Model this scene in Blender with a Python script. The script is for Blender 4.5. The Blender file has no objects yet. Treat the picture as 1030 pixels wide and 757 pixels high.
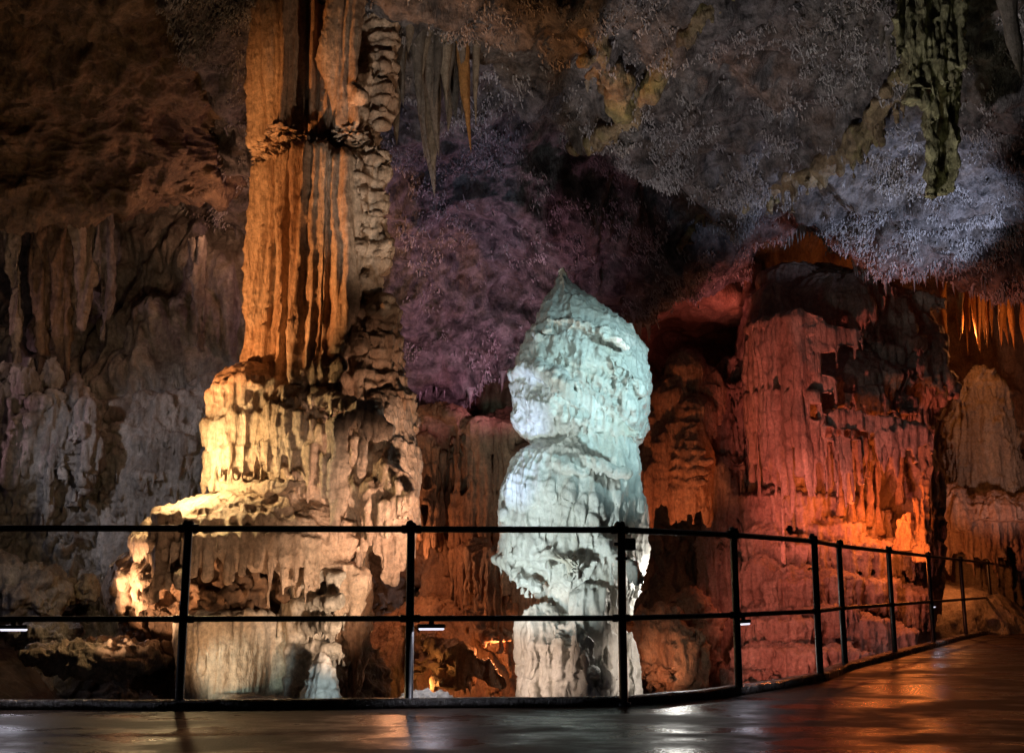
import bpy, bmesh, math, random
import numpy as np
import openvdb
from mathutils import Vector, Matrix

R = math.radians
rng = np.random.default_rng(7)
random.seed(7)
F32 = np.float32
scene = bpy.context.scene
COL = scene.collection

# ------------------------------------------------------------------ camera
PITCH = math.atan(209 / 1120); FPX = 1120.0; CH = 0.72
cp, sp = math.cos(PITCH), math.sin(PITCH)
cam_d = bpy.data.cameras.new('camera'); cam = bpy.data.objects.new('camera', cam_d); COL.objects.link(cam)
cam.location = (0, 0, CH); cam.rotation_euler = (math.pi / 2 + PITCH, 0, 0)
cam_d.sensor_width = 36; cam_d.lens = FPX / 1030 * 36; cam_d.clip_end = 500; cam_d.clip_start = .05
scene.camera = cam

def P(px, py, Y):
    """point at depth Y (world y) that stands at photo position px, py"""
    xc = (np.asarray(px, float) - 515) / FPX; yc = (378.5 - np.asarray(py, float)) / FPX
    dy = cp - sp * yc; dz = sp + cp * yc
    k = Y / dy
    return np.stack([xc * k, Y + 0 * xc + 0 * yc, CH + dz * k], -1)

def G(px, py, z=0.0):
    """point on the plane z"""
    xc = (px - 515) / FPX; yc = (378.5 - py) / FPX
    dy = cp - sp * yc; dz = sp + cp * yc
    k = (z - CH) / dz
    return Vector((xc * k, dy * k, z))

# ------------------------------------------------------------------ noise
_perm = rng.permutation(256).astype(np.int32); _perm = np.concatenate([_perm, _perm, _perm])
_g = rng.normal(size=(256, 3)).astype(F32); _g /= np.linalg.norm(_g, axis=1, keepdims=True)

def gn(x, y, z):
    x = np.asarray(x, F32); y = np.asarray(y, F32); z = np.asarray(z, F32)
    xi = np.floor(x); yi = np.floor(y); zi = np.floor(z)
    fx = x - xi; fy = y - yi; fz = z - zi
    X = xi.astype(np.int32) & 255; Y = yi.astype(np.int32) & 255; Z = zi.astype(np.int32) & 255
    u = fx * fx * fx * (fx * (fx * 6 - 15) + 10); v = fy * fy * fy * (fy * (fy * 6 - 15) + 10); w = fz * fz * fz * (fz * (fz * 6 - 15) + 10)
    def gr(i, j, k):
        h = _perm[_perm[_perm[X + i] + Y + j] + Z + k]
        g = _g[h]
        return g[..., 0] * (fx - i) + g[..., 1] * (fy - j) + g[..., 2] * (fz - k)
    a = gr(0, 0, 0); a = a + u * (gr(1, 0, 0) - a)
    b = gr(0, 1, 0); b = b + u * (gr(1, 1, 0) - b)
    a = a + v * (b - a)
    c = gr(0, 0, 1); c = c + u * (gr(1, 0, 1) - c)
    d = gr(0, 1, 1); d = d + u * (gr(1, 1, 1) - d)
    c = c + v * (d - c)
    return (a + w * (c - a)) * 1.5

def fbm(v, f, o=4, sz=1.0, seed=0.0, gain=.5):
    s = 0; a = 1.0
    for i in range(o):
        s = s + a * gn(v[:, 0] * f + seed + 7.3 * i, v[:, 1] * f + seed * 1.7, v[:, 2] * f * sz - seed)
        f *= 2.03; a *= gain
    return s

def billow(v, f, sz=.06, seed=0.0, warp=.25, wf=1.2):
    """vertical organ-pipe ribs: rounded crests and sharp creases"""
    w = warp * gn(v[:, 0] * wf + seed, v[:, 1] * wf, v[:, 2] * wf * .7)
    n = gn((v[:, 0] + w * .5) * f + seed, (v[:, 1] + w * .3) * f - seed, v[:, 2] * f * sz + seed)
    return np.sqrt(np.abs(n) * 1.6 + .01)

def shingle(v, f, warp=.6, rib=.5, ribf=7., seed=0.0, tx=0., ty=0., wf=1.3, sharp=.12):
    """stepped lips with fringed lower edges, like flowstone terraces; 0..1"""
    ph = (v[:, 2] + tx * v[:, 0] + ty * v[:, 1]) * f
    ph = ph + warp * (gn(v[:, 0] * wf + seed, v[:, 1] * wf, v[:, 2] * wf - seed) + .5 * gn(v[:, 0] * wf * 2.7, v[:, 1] * wf * 2.7 + seed, v[:, 2] * wf * 2.7))
    if rib: ph = ph + rib * billow(v, ribf, .15, seed + 3)
    fr = ph - np.floor(ph)
    up = 1 - fr
    return np.where(fr < sharp, fr / sharp, up / (1 - sharp)) ** 1.0

def ss(a, b, x):
    t = np.clip((x - a) / (b - a), 0, 1); return t * t * (3 - 2 * t)

# ------------------------------------------------------------------ mesh making
def mesh_np(name, verts, faces, mat, parent=None, smooth=True, origin=None):
    """faces: (n,k) array; verts in world space; origin shifts them to the thing's base"""
    me = bpy.data.meshes.new(name)
    v = np.asarray(verts, F32)
    if origin is not None: v = v - np.asarray(origin, F32)
    f = np.asarray(faces, np.int32); n, k = f.shape
    me.vertices.add(len(v)); me.vertices.foreach_set('co', v.ravel())
    me.loops.add(n * k); me.loops.foreach_set('vertex_index', f.ravel())
    me.polygons.add(n); me.polygons.foreach_set('loop_start', np.arange(n, dtype=np.int32) * k)
    me.polygons.foreach_set('loop_total', np.full(n, k, np.int32))
    me.update(calc_edges=True)
    me.polygons.foreach_set('use_smooth', np.full(n, smooth))
    me.materials.append(mat)
    o = bpy.data.objects.new(name, me); COL.objects.link(o)
    if parent is not None: o.parent = parent
    elif origin is not None: o.location = tuple(float(a) for a in origin)
    return o

def vnormals(v, f):
    a, b, c, d = (v[f[:, i]] for i in range(4))
    n = np.cross(c - a, d - b)
    out = np.zeros_like(v)
    for i in range(4):
        for j in range(3):
            out[:, j] += np.bincount(f[:, i], n[:, j], len(v)).astype(v.dtype)
    return out / (np.linalg.norm(out, axis=1, keepdims=True) + 1e-9)

def gridfaces(nv, nu):
    i = np.arange((nv - 1) * (nu - 1)); r = i // (nu - 1); c = i % (nu - 1)
    a = r * nu + c
    return np.stack([a, a + 1, a + nu + 1, a + nu], 1)

def tag(o, label=None, cat=None, group=None, kind=None):
    if label: o['label'] = label
    if cat: o['category'] = cat
    if group: o['group'] = group
    if kind: o['kind'] = kind
    return o

def thing(name, loc, label, cat, group=None):
    o = bpy.data.objects.new(name, None); COL.objects.link(o); o.location = tuple(float(a) for a in loc)
    o.empty_display_size = .2
    return tag(o, label, cat, group)

# ------------------------------------------------------------------ voxel sculpting
class Vox:
    def __init__(s, lo, hi, h):
        s.h = h; s.lo = np.array(lo, float); s.n = np.ceil((np.array(hi) - s.lo) / h).astype(int) + 1
        s.ax = [(s.lo[i] + h * np.arange(s.n[i])).astype(F32) for i in range(3)]
        s.d = np.full(s.n, 1.0, F32)
    def sub(s, lo, hi):
        i0 = [max(0, int(math.floor((lo[i] - s.lo[i]) / s.h))) for i in range(3)]
        i1 = [min(int(s.n[i]), int(math.ceil((hi[i] - s.lo[i]) / s.h)) + 1) for i in range(3)]
        if any(i1[i] <= i0[i] for i in range(3)): return None
        sl = tuple(slice(i0[i], i1[i]) for i in range(3))
        return sl, s.ax[0][sl[0]][:, None, None], s.ax[1][sl[1]][None, :, None], s.ax[2][sl[2]][None, None, :]
    def put(s, sl, d, k, cut=False):
        a = s.d[sl]
        if cut:
            d = -d; h = np.clip(.5 - .5 * (d - a) / k, 0, 1) if k > 0 else None
            s.d[sl] = np.maximum(a, d) if h is None else d * (1 - h) + a * h + k * h * (1 - h)
            return
        if k <= 0: s.d[sl] = np.minimum(a, d); return
        h = np.clip(.5 + .5 * (a - d) / k, 0, 1)
        s.d[sl] = a + h * (d - a) - k * h * (1 - h)
    def ell(s, c, r, k=.05, cut=False, top=False):
        """ellipsoid; top: only its upper half, with a flat underside"""
        c = np.array(c, float); r = np.array(r, float) * np.ones(3); m = k + .1
        q = s.sub(c - r - m, c + r + m)
        if q is None: return
        sl, x, y, z = q
        X = (x - c[0]); Y = (y - c[1]); Z = (z - c[2])
        k0 = np.sqrt((X / r[0]) ** 2 + (Y / r[1]) ** 2 + (Z / r[2]) ** 2) + 1e-6
        k1 = np.sqrt((X / r[0] ** 2) ** 2 + (Y / r[1] ** 2) ** 2 + (Z / r[2] ** 2) ** 2) + 1e-6
        d = k0 * (k0 - 1) / k1
        if top: d = np.maximum(d, -Z)
        s.put(sl, d.astype(F32), k, cut)
    def cone(s, a, b, ra, rb, k=.03, cut=False):
        a = np.array(a, float); b = np.array(b, float); m = max(ra, rb) + k + .08
        q = s.sub(np.minimum(a, b) - m, np.maximum(a, b) + m)
        if q is None: return
        sl, x, y, z = q; ba = b - a; L2 = (ba ** 2).sum() + 1e-9
        t = np.clip(((x - a[0]) * ba[0] + (y - a[1]) * ba[1] + (z - a[2]) * ba[2]) / L2, 0, 1)
        d = np.sqrt((x - a[0] - t * ba[0]) ** 2 + (y - a[1] - t * ba[1]) ** 2 + (z - a[2] - t * ba[2]) ** 2) - (ra + (rb - ra) * t)
        s.put(sl, d.astype(F32), k, cut)
    def prof(s, rows, Y, ky=.85, k=.05, dy=0., amp=.0, seed=0., ins=0.):
        """turned body whose left and right edges pass through rows of (py, left px, right px)"""
        rows = sorted([(r[0], r[1] + min(ins, (r[2] - r[1]) * .2), r[2] - min(ins, (r[2] - r[1]) * .2)) for r in rows], key=lambda r: -r[0])
        z = []; c = []; rad = []
        for py, l, r in rows:
            a = P(l, py, Y); b = P(r, py, Y)
            z.append(a[2]); c.append((a[0] + b[0]) / 2); rad.append((b[0] - a[0]) / 2)
        z0, z1 = min(z), max(z); rm = max(rad) * 1.3
        q = s.sub((min(c) - rm, Y + dy - rm, z0 - .15), (max(c) + rm, Y + dy + rm, z1 + .15))
        sl, x, y, zz = q
        zc = np.clip(zz.ravel(), z0, z1)
        C = np.interp(zc, z, c)[None, None, :]; Rr = np.interp(zc, z, rad)[None, None, :]
        dx = x - C; dyv = (y - Y - dy) / ky
        rr = np.sqrt(dx ** 2 + dyv ** 2)
        if amp:
            th = np.arctan2(dyv, dx)
            Rr = Rr * (1 + amp * (np.sin(2 * th + seed) * .5 + np.sin(3 * th + seed * 2 + zz * 1.5) * .5 + .4 * np.sin(5 * th - seed + zz * 3)))
        d = (rr - Rr) * .8
        d = np.maximum(d, np.maximum(z0 - zz, zz - z1))
        s.put(sl, d.astype(F32), k)
    def hit(s, px, py, inset=0.):
        """first solid point seen through px, py"""
        ys = np.arange(s.ax[1][0], s.ax[1][-1], s.h)
        p = P(np.full_like(ys, px), np.full_like(ys, py), ys)
        i = np.round((p - s.lo) / s.h).astype(int)
        ok = ((i >= 0) & (i < s.n)).all(1)
        if not ok.any(): return None
        i = i[ok]; p = p[ok]
        v = s.d[i[:, 0], i[:, 1], i[:, 2]] < 0
        if not v.any(): return None
        j = int(np.argmax(v)); q = p[j].copy(); q[1] += inset
        return q
    def lip(s, pts, r=.06, fing=.15, step=.07, k=.05, inset=.02, fr=.03, flat=.8):
        """overhanging ledge with a hanging fringe along a line seen at pts"""
        pts = np.array(pts, float)
        seg = np.linalg.norm(np.diff(pts, axis=0), axis=1); cum = np.concatenate([[0], np.cumsum(seg)])
        m = max(4, int(cum[-1] / 3))
        t = np.linspace(0, cum[-1], m); last = None; acc = 0
        for u in t:
            px = np.interp(u, cum, pts[:, 0]); py = np.interp(u, cum, pts[:, 1]) + 1.6 * math.sin(u * .35 + pts[0, 0]) + random.uniform(-.5, .5)
            p = s.hit(px, py, inset)
            if p is None: continue
            e = math.sin(math.pi * min(1, max(0, u / cum[-1])) ** .9) ** .4
            rr = r * random.uniform(.75, 1.2) * (.35 + .65 * e)
            s.ell(p, (rr * 1.1, rr, rr * flat), k)
            acc += 0 if last is None else np.linalg.norm(p - last)
            if fing and (last is None or acc > step):
                L = fing * random.choice((.3, .5, .7, 1., 1.4)) * (.5 + .5 * e)
                b = p + np.array((random.uniform(-.012, .012), -rr * .35, -rr * .3))
                s.cone(b, b - np.array((0, -.01, L)), fr * random.uniform(.7, 1.4), fr * .3, k * .5); acc = 0
            last = p
    def pleat(s, pts, L, r=.04, step=.06, inset=.02, k=.018, vary=.25, lean=.02):
        """close hanging folds under a line seen at pts: a pleated curtain"""
        pts = np.array(pts, float)
        seg = np.linalg.norm(np.diff(pts, axis=0), axis=1); cum = np.concatenate([[0], np.cumsum(seg)])
        last = None; ph = random.random() * 9
        for u in np.arange(0, cum[-1], 1.0):
            p = s.hit(np.interp(u, cum, pts[:, 0]), np.interp(u, cum, pts[:, 1]), inset)
            if p is None: last = None; continue
            if last is not None and np.linalg.norm((p - last)[:2]) < step * random.uniform(.75, 1.25): continue
            e = math.sin(math.pi * min(1, max(.02, u / cum[-1]))) ** .35
            l = L * (.55 + .45 * e) * (1 + vary * (math.sin(u * .17 + ph) + .6 * math.sin(u * .53 + ph * 2) + random.uniform(-.5, .5)))
            rr = r * random.uniform(.7, 1.25)
            s.cone(p, p - np.array((random.uniform(-.01, .01), lean, l)), rr, rr * .62, k); last = p
    def seat(s, px, py, w, h, deep=.7, fing=.5, k=.025, out=.45, step=.055, r=.035):
        """a domed lobe sitting on the surface seen at px, py, with a pleated rim"""
        p = s.hit(px, py)
        if p is None: return
        u = p[1] / FPX; rx, rz = w * u, h * u; ry = rx * deep; c = p + np.array((0, ry * (1 - out), 0))
        s.ell(c, (rx, ry, rz * .8), k)
        q = c + np.array((0, 0, -rz * .15))
        n = max(5, int(math.pi * rx / step * .8)); ph = random.random() * 9
        for i in range(n):
            a = math.pi * (1.02 + .96 * (i + random.uniform(-.3, .3)) / n)
            e = q + np.array((rx * .94 * math.cos(a), ry * .94 * math.sin(a), .0))
            s.cone(e + np.array((0, .02, rz * .35)), e - np.array((0, .0, fing * (1 + .35 * math.sin(i * .9 + ph)) * random.uniform(.7, 1.2))), r * random.uniform(.8, 1.25), r * .45, .015)
    def pillow(s, px, py, w, h, Y, deep=.8, fing=.5, k=.03, dens=.8, fr=.04):
        """rounded flowstone lobe whose lower rim ends in a fringe"""
        u = Y / FPX; c = P(px, py, Y); rx, rz = w * u, h * u; ry = rx * deep
        s.ell(c, (rx, ry, rz), k)
        s.ell(c - np.array((0, 0, rz * .25)), (rx * .97, ry * .97, rz * .72), k)
        n = max(4, int(w * dens))
        for i in range(n):
            a = math.pi * (1.03 + .94 * (i + random.uniform(-.35, .35)) / n)
            q = c + np.array((rx * .9 * math.cos(a), ry * .93 * math.sin(a), -rz * .3 + random.uniform(-.03, .03)))
            L = h * u * fing * random.choice((.5, .8, 1., 1.3))
            s.cone(q + np.array((0, 0, rz * .35)), q - np.array((0, 0, L + rz * .3)), fr * random.uniform(.8, 1.3), fr * .35, .04)
    def drip(s, px, py0, py1, r, k=.022, inset=-.006, taper=.5):
        """a run of calcite down the surface, fat and round at its lower end"""
        n = max(3, int(abs(py1 - py0) / 5)); q = None; ph = random.random() * 6
        for i in range(n + 1):
            t = i / n
            p = s.hit(px + 1.2 * math.sin(t * 3 + ph), py0 + (py1 - py0) * t, inset)
            if p is None: q = None; continue
            if q is not None and np.linalg.norm(p - q) < .35:
                s.cone(q, p, r * (taper + (1 - taper) * (t - 1 / n)), r * (taper + (1 - taper) * t), k)
            q = p
    def drips(s, n, box_, r=(.025, .05), ln=(15, 50), k=.03, inset=-.006):
        k = .02
        for _ in range(n):
            x = random.uniform(box_[0], box_[1]); y = random.uniform(box_[2], box_[3]); s.drip(x, y, min(box_[3] + 20, y + random.uniform(*ln)), random.uniform(*r), k, inset)
    def knob(s, px, py, r, inset=.0, k=.05, fing=0, n=0, fr=.03):
        p = s.hit(px, py, inset)
        if p is None: return None
        r = np.array(r, float) * np.ones(3)
        s.ell(p, r, k)
        for i in range(n):
            a = math.pi * (1 + (i + .5) / n)
            b = p + np.array((r[0] * .85 * math.cos(a), r[1] * .85 * math.sin(a), -r[2] * .35))
            s.cone(b, b - np.array((0, 0, fing * random.uniform(.4, 1.3) + r[2] * .3)), fr * random.uniform(.8, 1.4), fr * .3, k * .6)
        return p
    def mesh(s, name, mat, parent=None, origin=None, disp=None, clean=True):
        d = np.clip(s.d, -s.h * 3, s.h * 3)
        for a in range(3):                                   # closed at the box
            sl = [slice(None)] * 3
            for e in (0, -1):
                sl[a] = e; d[tuple(sl)] = s.h * 3
        g = openvdb.FloatGrid(float(s.h * 3)); g.copyFromArray(d)
        g.transform = openvdb.createLinearTransform(voxelSize=s.h)
        v, q = g.convertToQuads(isovalue=0)
        v = (v + s.lo).astype(F32); q = q.astype(np.int64)[:, ::-1]
        # keep the biggest connected piece
        if clean:
            lab = np.arange(len(v))
            while True:
                m = lab[q].min(1); new = lab.copy()
                for i in range(4): np.minimum.at(new, q[:, i], m)
                new = new[new]; new = new[new]
                if (new == lab).all(): break
                lab = new
            big = np.bincount(lab).argmax(); keep = lab == big
            idx = np.cumsum(keep) - 1; q = idx[q[keep[q[:, 0]]]]; v = v[keep]
        n = vnormals(v, q)
        for _ in range(1):                                    # relax voxel steps
            c = v[q].mean(1); acc = np.zeros_like(v); cnt = np.zeros(len(v), F32)
            for i in range(4):
                cnt += np.bincount(q[:, i], minlength=len(v))
                for j in range(3): acc[:, j] += np.bincount(q[:, i], c[:, j], len(v)).astype(F32)
            v = v * .4 + .6 * acc / np.maximum(cnt, 1)[:, None]
        n = vnormals(v, q)
        if disp is not None: v = v + disp(v, n)
        return mesh_np(name, v, q, mat, parent, origin=origin)

def along(n, d, hz=0.):
    """offset by d along n, flattened towards the horizontal by hz"""
    m = n.copy(); m[:, 2] *= (1 - hz); return m * d[:, None].astype(F32)

def bbox_px(l, r, t, b, Y, dy0, dy1):
    a = P(l, t, Y); c = P(r, b, Y); a2 = P(l, b, Y); c2 = P(r, t, Y)
    xs = [a[0], c[0], a2[0], c2[0]]; zs = [a[2], c[2]]
    return (min(xs), Y + dy0, min(zs)), (max(xs), Y + dy1, max(zs))

# ------------------------------------------------------------------ materials
def new_mat(name):
    m = bpy.data.materials.new(name); m.use_nodes = True
    nt = m.node_tree; nt.nodes.clear()
    out = nt.nodes.new('ShaderNodeOutputMaterial'); b = nt.nodes.new('ShaderNodeBsdfPrincipled')
    nt.links.new(b.outputs[0], out.inputs[0])
    return m, nt, b

def N(nt, t, **kw):
    n = nt.nodes.new(t)
    for k, v in kw.items():
        if k.startswith('i_'): n.inputs[k[2:].replace('_', ' ')].default_value = v
        else: setattr(n, k, v)
    return n

def stone(name, c1, c2, stain, rough=.5, bump=.5, streak=.18, stain_amt=.5, scale=1.0, fine=45., pits=.0, sss=0., spec=.5, grain=1.):
    m, nt, b = new_mat(name); L = nt.links.new
    tc = N(nt, 'ShaderNodeTexCoord')
    mp = N(nt, 'ShaderNodeMapping'); mp.inputs['Scale'].default_value = (1, 1, streak); L(tc.outputs['Object'], mp.inputs[0])
    n1 = N(nt, 'ShaderNodeTexNoise', i_Scale=3.2 * scale, i_Detail=9., i_Roughness=.62, i_Distortion=.5); L(mp.outputs[0], n1.inputs['Vector'])
    r1 = N(nt, 'ShaderNodeValToRGB'); r1.color_ramp.elements[0].position = .36; r1.color_ramp.elements[1].position = .64
    r1.color_ramp.elements[0].color = (*c1, 1); r1.color_ramp.elements[1].color = (*c2, 1); L(n1.outputs['Fac'], r1.inputs[0])
    n2 = N(nt, 'ShaderNodeTexNoise', i_Scale=1.1 * scale, i_Detail=7., i_Roughness=.65, i_Distortion=.8)
    mp2 = N(nt, 'ShaderNodeMapping'); mp2.inputs['Scale'].default_value = (1, 1, min(1, streak * 2.5)); mp2.inputs['Location'].default_value = (3, 7, 1)
    L(tc.outputs['Object'], mp2.inputs[0]); L(mp2.outputs[0], n2.inputs['Vector'])
    r2 = N(nt, 'ShaderNodeMapRange'); r2.inputs['From Min'].default_value = .48; r2.inputs['From Max'].default_value = .68
    r2.inputs['To Max'].default_value = stain_amt; L(n2.outputs['Fac'], r2.inputs[0])
    mx = N(nt, 'ShaderNodeMix', data_type='RGBA'); mx.inputs['B'].default_value = (*stain, 1)
    L(r2.outputs[0], mx.inputs['Factor']); L(r1.outputs[0], mx.inputs['A'])
    # grain speckle
    n3 = N(nt, 'ShaderNodeTexNoise', i_Scale=fine * .55, i_Detail=7., i_Roughness=.72); L(tc.outputs['Object'], n3.inputs['Vector'])
    mr = N(nt, 'ShaderNodeMapRange'); mr.inputs['From Min'].default_value = .3; mr.inputs['From Max'].default_value = .7
    mr.inputs['To Min'].default_value = 1 - .5 * grain; mr.inputs['To Max'].default_value = 1 + .38 * grain; L(n3.outputs['Fac'], mr.inputs[0])
    ml = N(nt, 'ShaderNodeVectorMath', operation='SCALE'); L(mx.outputs['Result'], ml.inputs[0]); L(mr.outputs[0], ml.inputs['Scale'])
    L(ml.outputs[0], b.inputs['Base Color'])
    rr = N(nt, 'ShaderNodeMapRange'); rr.inputs['From Min'].default_value = .3; rr.inputs['From Max'].default_value = .7
    rr.inputs['To Min'].default_value = max(.08, rough - .18); rr.inputs['To Max'].default_value = min(1, rough + .18); L(n2.outputs['Fac'], rr.inputs[0])
    L(rr.outputs[0], b.inputs['Roughness'])
    b.inputs['Specular IOR Level'].default_value = spec
    if bump:
        mp3 = N(nt, 'ShaderNodeMapping'); mp3.inputs['Scale'].default_value = (1, 1, .32); L(tc.outputs['Object'], mp3.inputs[0])
        n4 = N(nt, 'ShaderNodeTexNoise', i_Scale=fine * .45, i_Detail=7., i_Roughness=.68); L(mp3.outputs[0], n4.inputs['Vector'])
        h = n4.outputs['Fac']
        if pits:
            vo = N(nt, 'ShaderNodeTexVoronoi', i_Scale=fine * .5); L(mp3.outputs[0], vo.inputs['Vector'])
            ad = N(nt, 'ShaderNodeMath', operation='MULTIPLY_ADD'); ad.inputs[1].default_value = pits
            L(vo.outputs['Distance'], ad.inputs[0]); L(h, ad.inputs[2]); h = ad.outputs[0]
        bp = N(nt, 'ShaderNodeBump'); bp.inputs['Strength'].default_value = min(1, bump * 1.5); bp.inputs['Distance'].default_value = .07
        L(h, bp.inputs['Height']); L(bp.outputs[0], b.inputs['Normal'])
    if sss:
        b.inputs['Subsurface Weight'].default_value = sss; b.inputs['Subsurface Radius'].default_value = (.06, .035, .02)
        b.inputs['Subsurface Scale'].default_value = .5
    return m

def paint(name, c, rough=.4, metal=0., emit=None, es=1.):
    m, nt, b = new_mat(name); L = nt.links.new
    tc = N(nt, 'ShaderNodeTexCoord'); n = N(nt, 'ShaderNodeTexNoise', i_Scale=30., i_Detail=5.); L(tc.outputs['Object'], n.inputs['Vector'])
    r = N(nt, 'ShaderNodeValToRGB'); r.color_ramp.elements[0].position = .3; r.color_ramp.elements[1].position = .75
    r.color_ramp.elements[0].color = (*[a * .7 for a in c], 1); r.color_ramp.elements[1].color = (*[min(1, a * 1.35) for a in c], 1)
    L(n.outputs['Fac'], r.inputs[0]); L(r.outputs[0], b.inputs['Base Color'])
    mr = N(nt, 'ShaderNodeMapRange'); mr.inputs['To Min'].default_value = rough - .1; mr.inputs['To Max'].default_value = rough + .15
    L(n.outputs['Fac'], mr.inputs[0]); L(mr.outputs[0], b.inputs['Roughness'])
    b.inputs['Metallic'].default_value = metal
    if emit: b.inputs['Emission Color'].default_value = (*emit, 1); b.inputs['Emission Strength'].default_value = es
    return m

M = dict(
    column=stone('column_calcite', (.40, .25, .15), (.62, .46, .32), (.30, .13, .06), .5, .5, .12, .5),
    mound=stone('mound_calcite', (.50, .35, .24), (.72, .56, .42), (.34, .19, .09), .42, .5, .2, .4),
    core=stone('rough_brown_rock', (.10, .055, .03), (.30, .17, .09), (.05, .035, .025), .6, .9, .8, .7, 1.6, 30.),
    leg=stone('reddish_calcite', (.34, .17, .09), (.52, .32, .20), (.20, .08, .04), .5, .5, .15, .6),
    white=stone('white_calcite', (.60, .57, .51), (.80, .78, .73), (.58, .45, .29), .38, .28, .3, .35, 1.0, 60., grain=.35),
    pale=stone('pale_calcite', (.42, .38, .32), (.62, .57, .48), (.35, .24, .14), .4, .4, .25, .5),
    red=stone('pinkish_flowstone', (.34, .20, .15), (.55, .38, .30), (.20, .09, .06), .5, .5, .1, .55),
    orange=stone('ochre_flowstone', (.30, .15, .08), (.50, .30, .18), (.14, .06, .03), .5, .6, .12, .6),
    tan=stone('tan_flowstone', (.26, .20, .15), (.45, .37, .29), (.15, .10, .07), .55, .6, .15, .6),
    wall=stone('grey_cave_rock', (.13, .11, .10), (.36, .33, .31), (.10, .06, .045), .5, .8, .5, .7, 1.2, 35.),
    wall_pale=stone('grey_flowstone', (.12, .105, .10), (.36, .33, .32), (.14, .09, .07), .45, .6, .2, .5, 1.2, 35.),
    brown=stone('brown_cave_rock', (.12, .075, .045), (.26, .17, .10), (.05, .04, .035), .55, .9, .8, .7, 1.3, 42.),
    ceil=stone('dark_ceiling_rock', (.03, .027, .027), (.24, .21, .20), (.13, .075, .04), .55, 1., 1., .5, 1.8, 44.),
    coral=stone('pale_coral_calcite', (.20, .18, .18), (.46, .43, .42), (.20, .14, .09), .5, .3, 1., .5, 1.),
    stal=stone('stalactite_calcite', (.22, .17, .12), (.42, .34, .25), (.12, .08, .05), .45, .5, .1, .6),
    stal_dark=stone('dark_stalactite', (.09, .08, .07), (.26, .22, .18), (.05, .04, .03), .45, .5, .1, .6),
    stal_orange=stone('orange_stalactite', (.40, .17, .05), (.60, .30, .10), (.25, .10, .03), .45, .5, .1, .6),
    floor=stone('cave_floor_mud', (.05, .035, .025), (.14, .10, .075), (.03, .022, .018), .5, .9, 1., .6, .8, 20.),
    metal=paint('black_railing_paint', (.012, .012, .013), .38, 0.),
    lamp=paint('lamp_housing', (.02, .02, .022), .4),
    glow=paint('lit_lamp_lens', (.8, .8, .85), .4, 0., (.86, .84, 1.), 1.1),
)

def walkway_mat():
    m, nt, b = new_mat('wet_walkway'); L = nt.links.new
    tc = N(nt, 'ShaderNodeTexCoord')
    n1 = N(nt, 'ShaderNodeTexNoise', i_Scale=.9, i_Detail=8., i_Roughness=.65); L(tc.outputs['Object'], n1.inputs['Vector'])
    r1 = N(nt, 'ShaderNodeValToRGB'); r1.color_ramp.elements[0].position = .35; r1.color_ramp.elements[1].position = .7
    r1.color_ramp.elements[0].color = (.016, .010, .008, 1); r1.color_ramp.elements[1].color = (.060, .038, .027, 1)
    L(n1.outputs['Fac'], r1.inputs[0]); L(r1.outputs[0], b.inputs['Base Color'])
    mr = N(nt, 'ShaderNodeMapRange'); mr.inputs['From Min'].default_value = .35; mr.inputs['From Max'].default_value = .65
    mr.inputs['From Min'].default_value = .43; mr.inputs['From Max'].default_value = .57; mr.inputs['To Min'].default_value = .22; mr.inputs['To Max'].default_value = .58
    n2 = N(nt, 'ShaderNodeTexNoise', i_Scale=1.6, i_Detail=6., i_Roughness=.6)
    mp = N(nt, 'ShaderNodeMapping'); mp.inputs['Scale'].default_value = (.75, 1.15, 1); L(tc.outputs['Object'], mp.inputs[0]); L(mp.outputs[0], n2.inputs['Vector'])
    L(n2.outputs['Fac'], mr.inputs[0]); L(mr.outputs[0], b.inputs['Roughness'])
    n3 = N(nt, 'ShaderNodeTexNoise', i_Scale=5., i_Detail=6., i_Roughness=.55); L(mp.outputs[0], n3.inputs['Vector'])
    n4 = N(nt, 'ShaderNodeTexNoise', i_Scale=60., i_Detail=3.); L(tc.outputs['Object'], n4.inputs['Vector'])
    ad = N(nt, 'ShaderNodeMath', operation='MULTIPLY_ADD'); ad.inputs[1].default_value = .30; L(n4.outputs['Fac'], ad.inputs[0]); L(n3.outputs['Fac'], ad.inputs[2])
    bp = N(nt, 'ShaderNodeBump'); bp.inputs['Strength'].default_value = .32; bp.inputs['Distance'].default_value = .03
    L(ad.outputs[0], bp.inputs['Height']); L(bp.outputs[0], b.inputs['Normal'])
    b.inputs['Specular IOR Level'].default_value = .10
    return m
M['walk'] = walkway_mat()

# ------------------------------------------------------------------ walkway, kerb
post_px = [(180, 712.8), (411, 711), (627.5, 709.5), (743.5, 698), (825.5, 684), (850.5, 673), (900.5, 660.5), (939.5, 650), (972, 641.5), (999, 635), (1021, 628)]
posts = [G(*p) for p in post_px]
posts = [Vector((posts[0].x - 2.6, posts[0].y - .15, 0)), Vector((posts[0].x - 1.3, posts[0].y - .03, 0))] + posts
d_end = (posts[-1] - posts[-2]).normalized()
posts += [posts[-1] + d_end * 2.0]
edge = [posts[0] + Vector((-6, -1.2, 0))] + posts + [posts[-1] + d_end * 7]
def resample(pl, step):
    pl = [np.array(p, float) for p in pl]; out = []
    for a, b in zip(pl[:-1], pl[1:]):
        n = max(1, int(np.linalg.norm(b - a) / step))
        out += [a + (b - a) * i / n for i in range(n)]
    return np.array(out + [pl[-1]])
E = resample(edge, .12)
for _ in range(6): E[1:-1] = E[1:-1] * .5 + .25 * (E[:-2] + E[2:])
tan_ = np.gradient(E, axis=0); tan_ /= np.linalg.norm(tan_, axis=1, keepdims=True)
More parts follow.
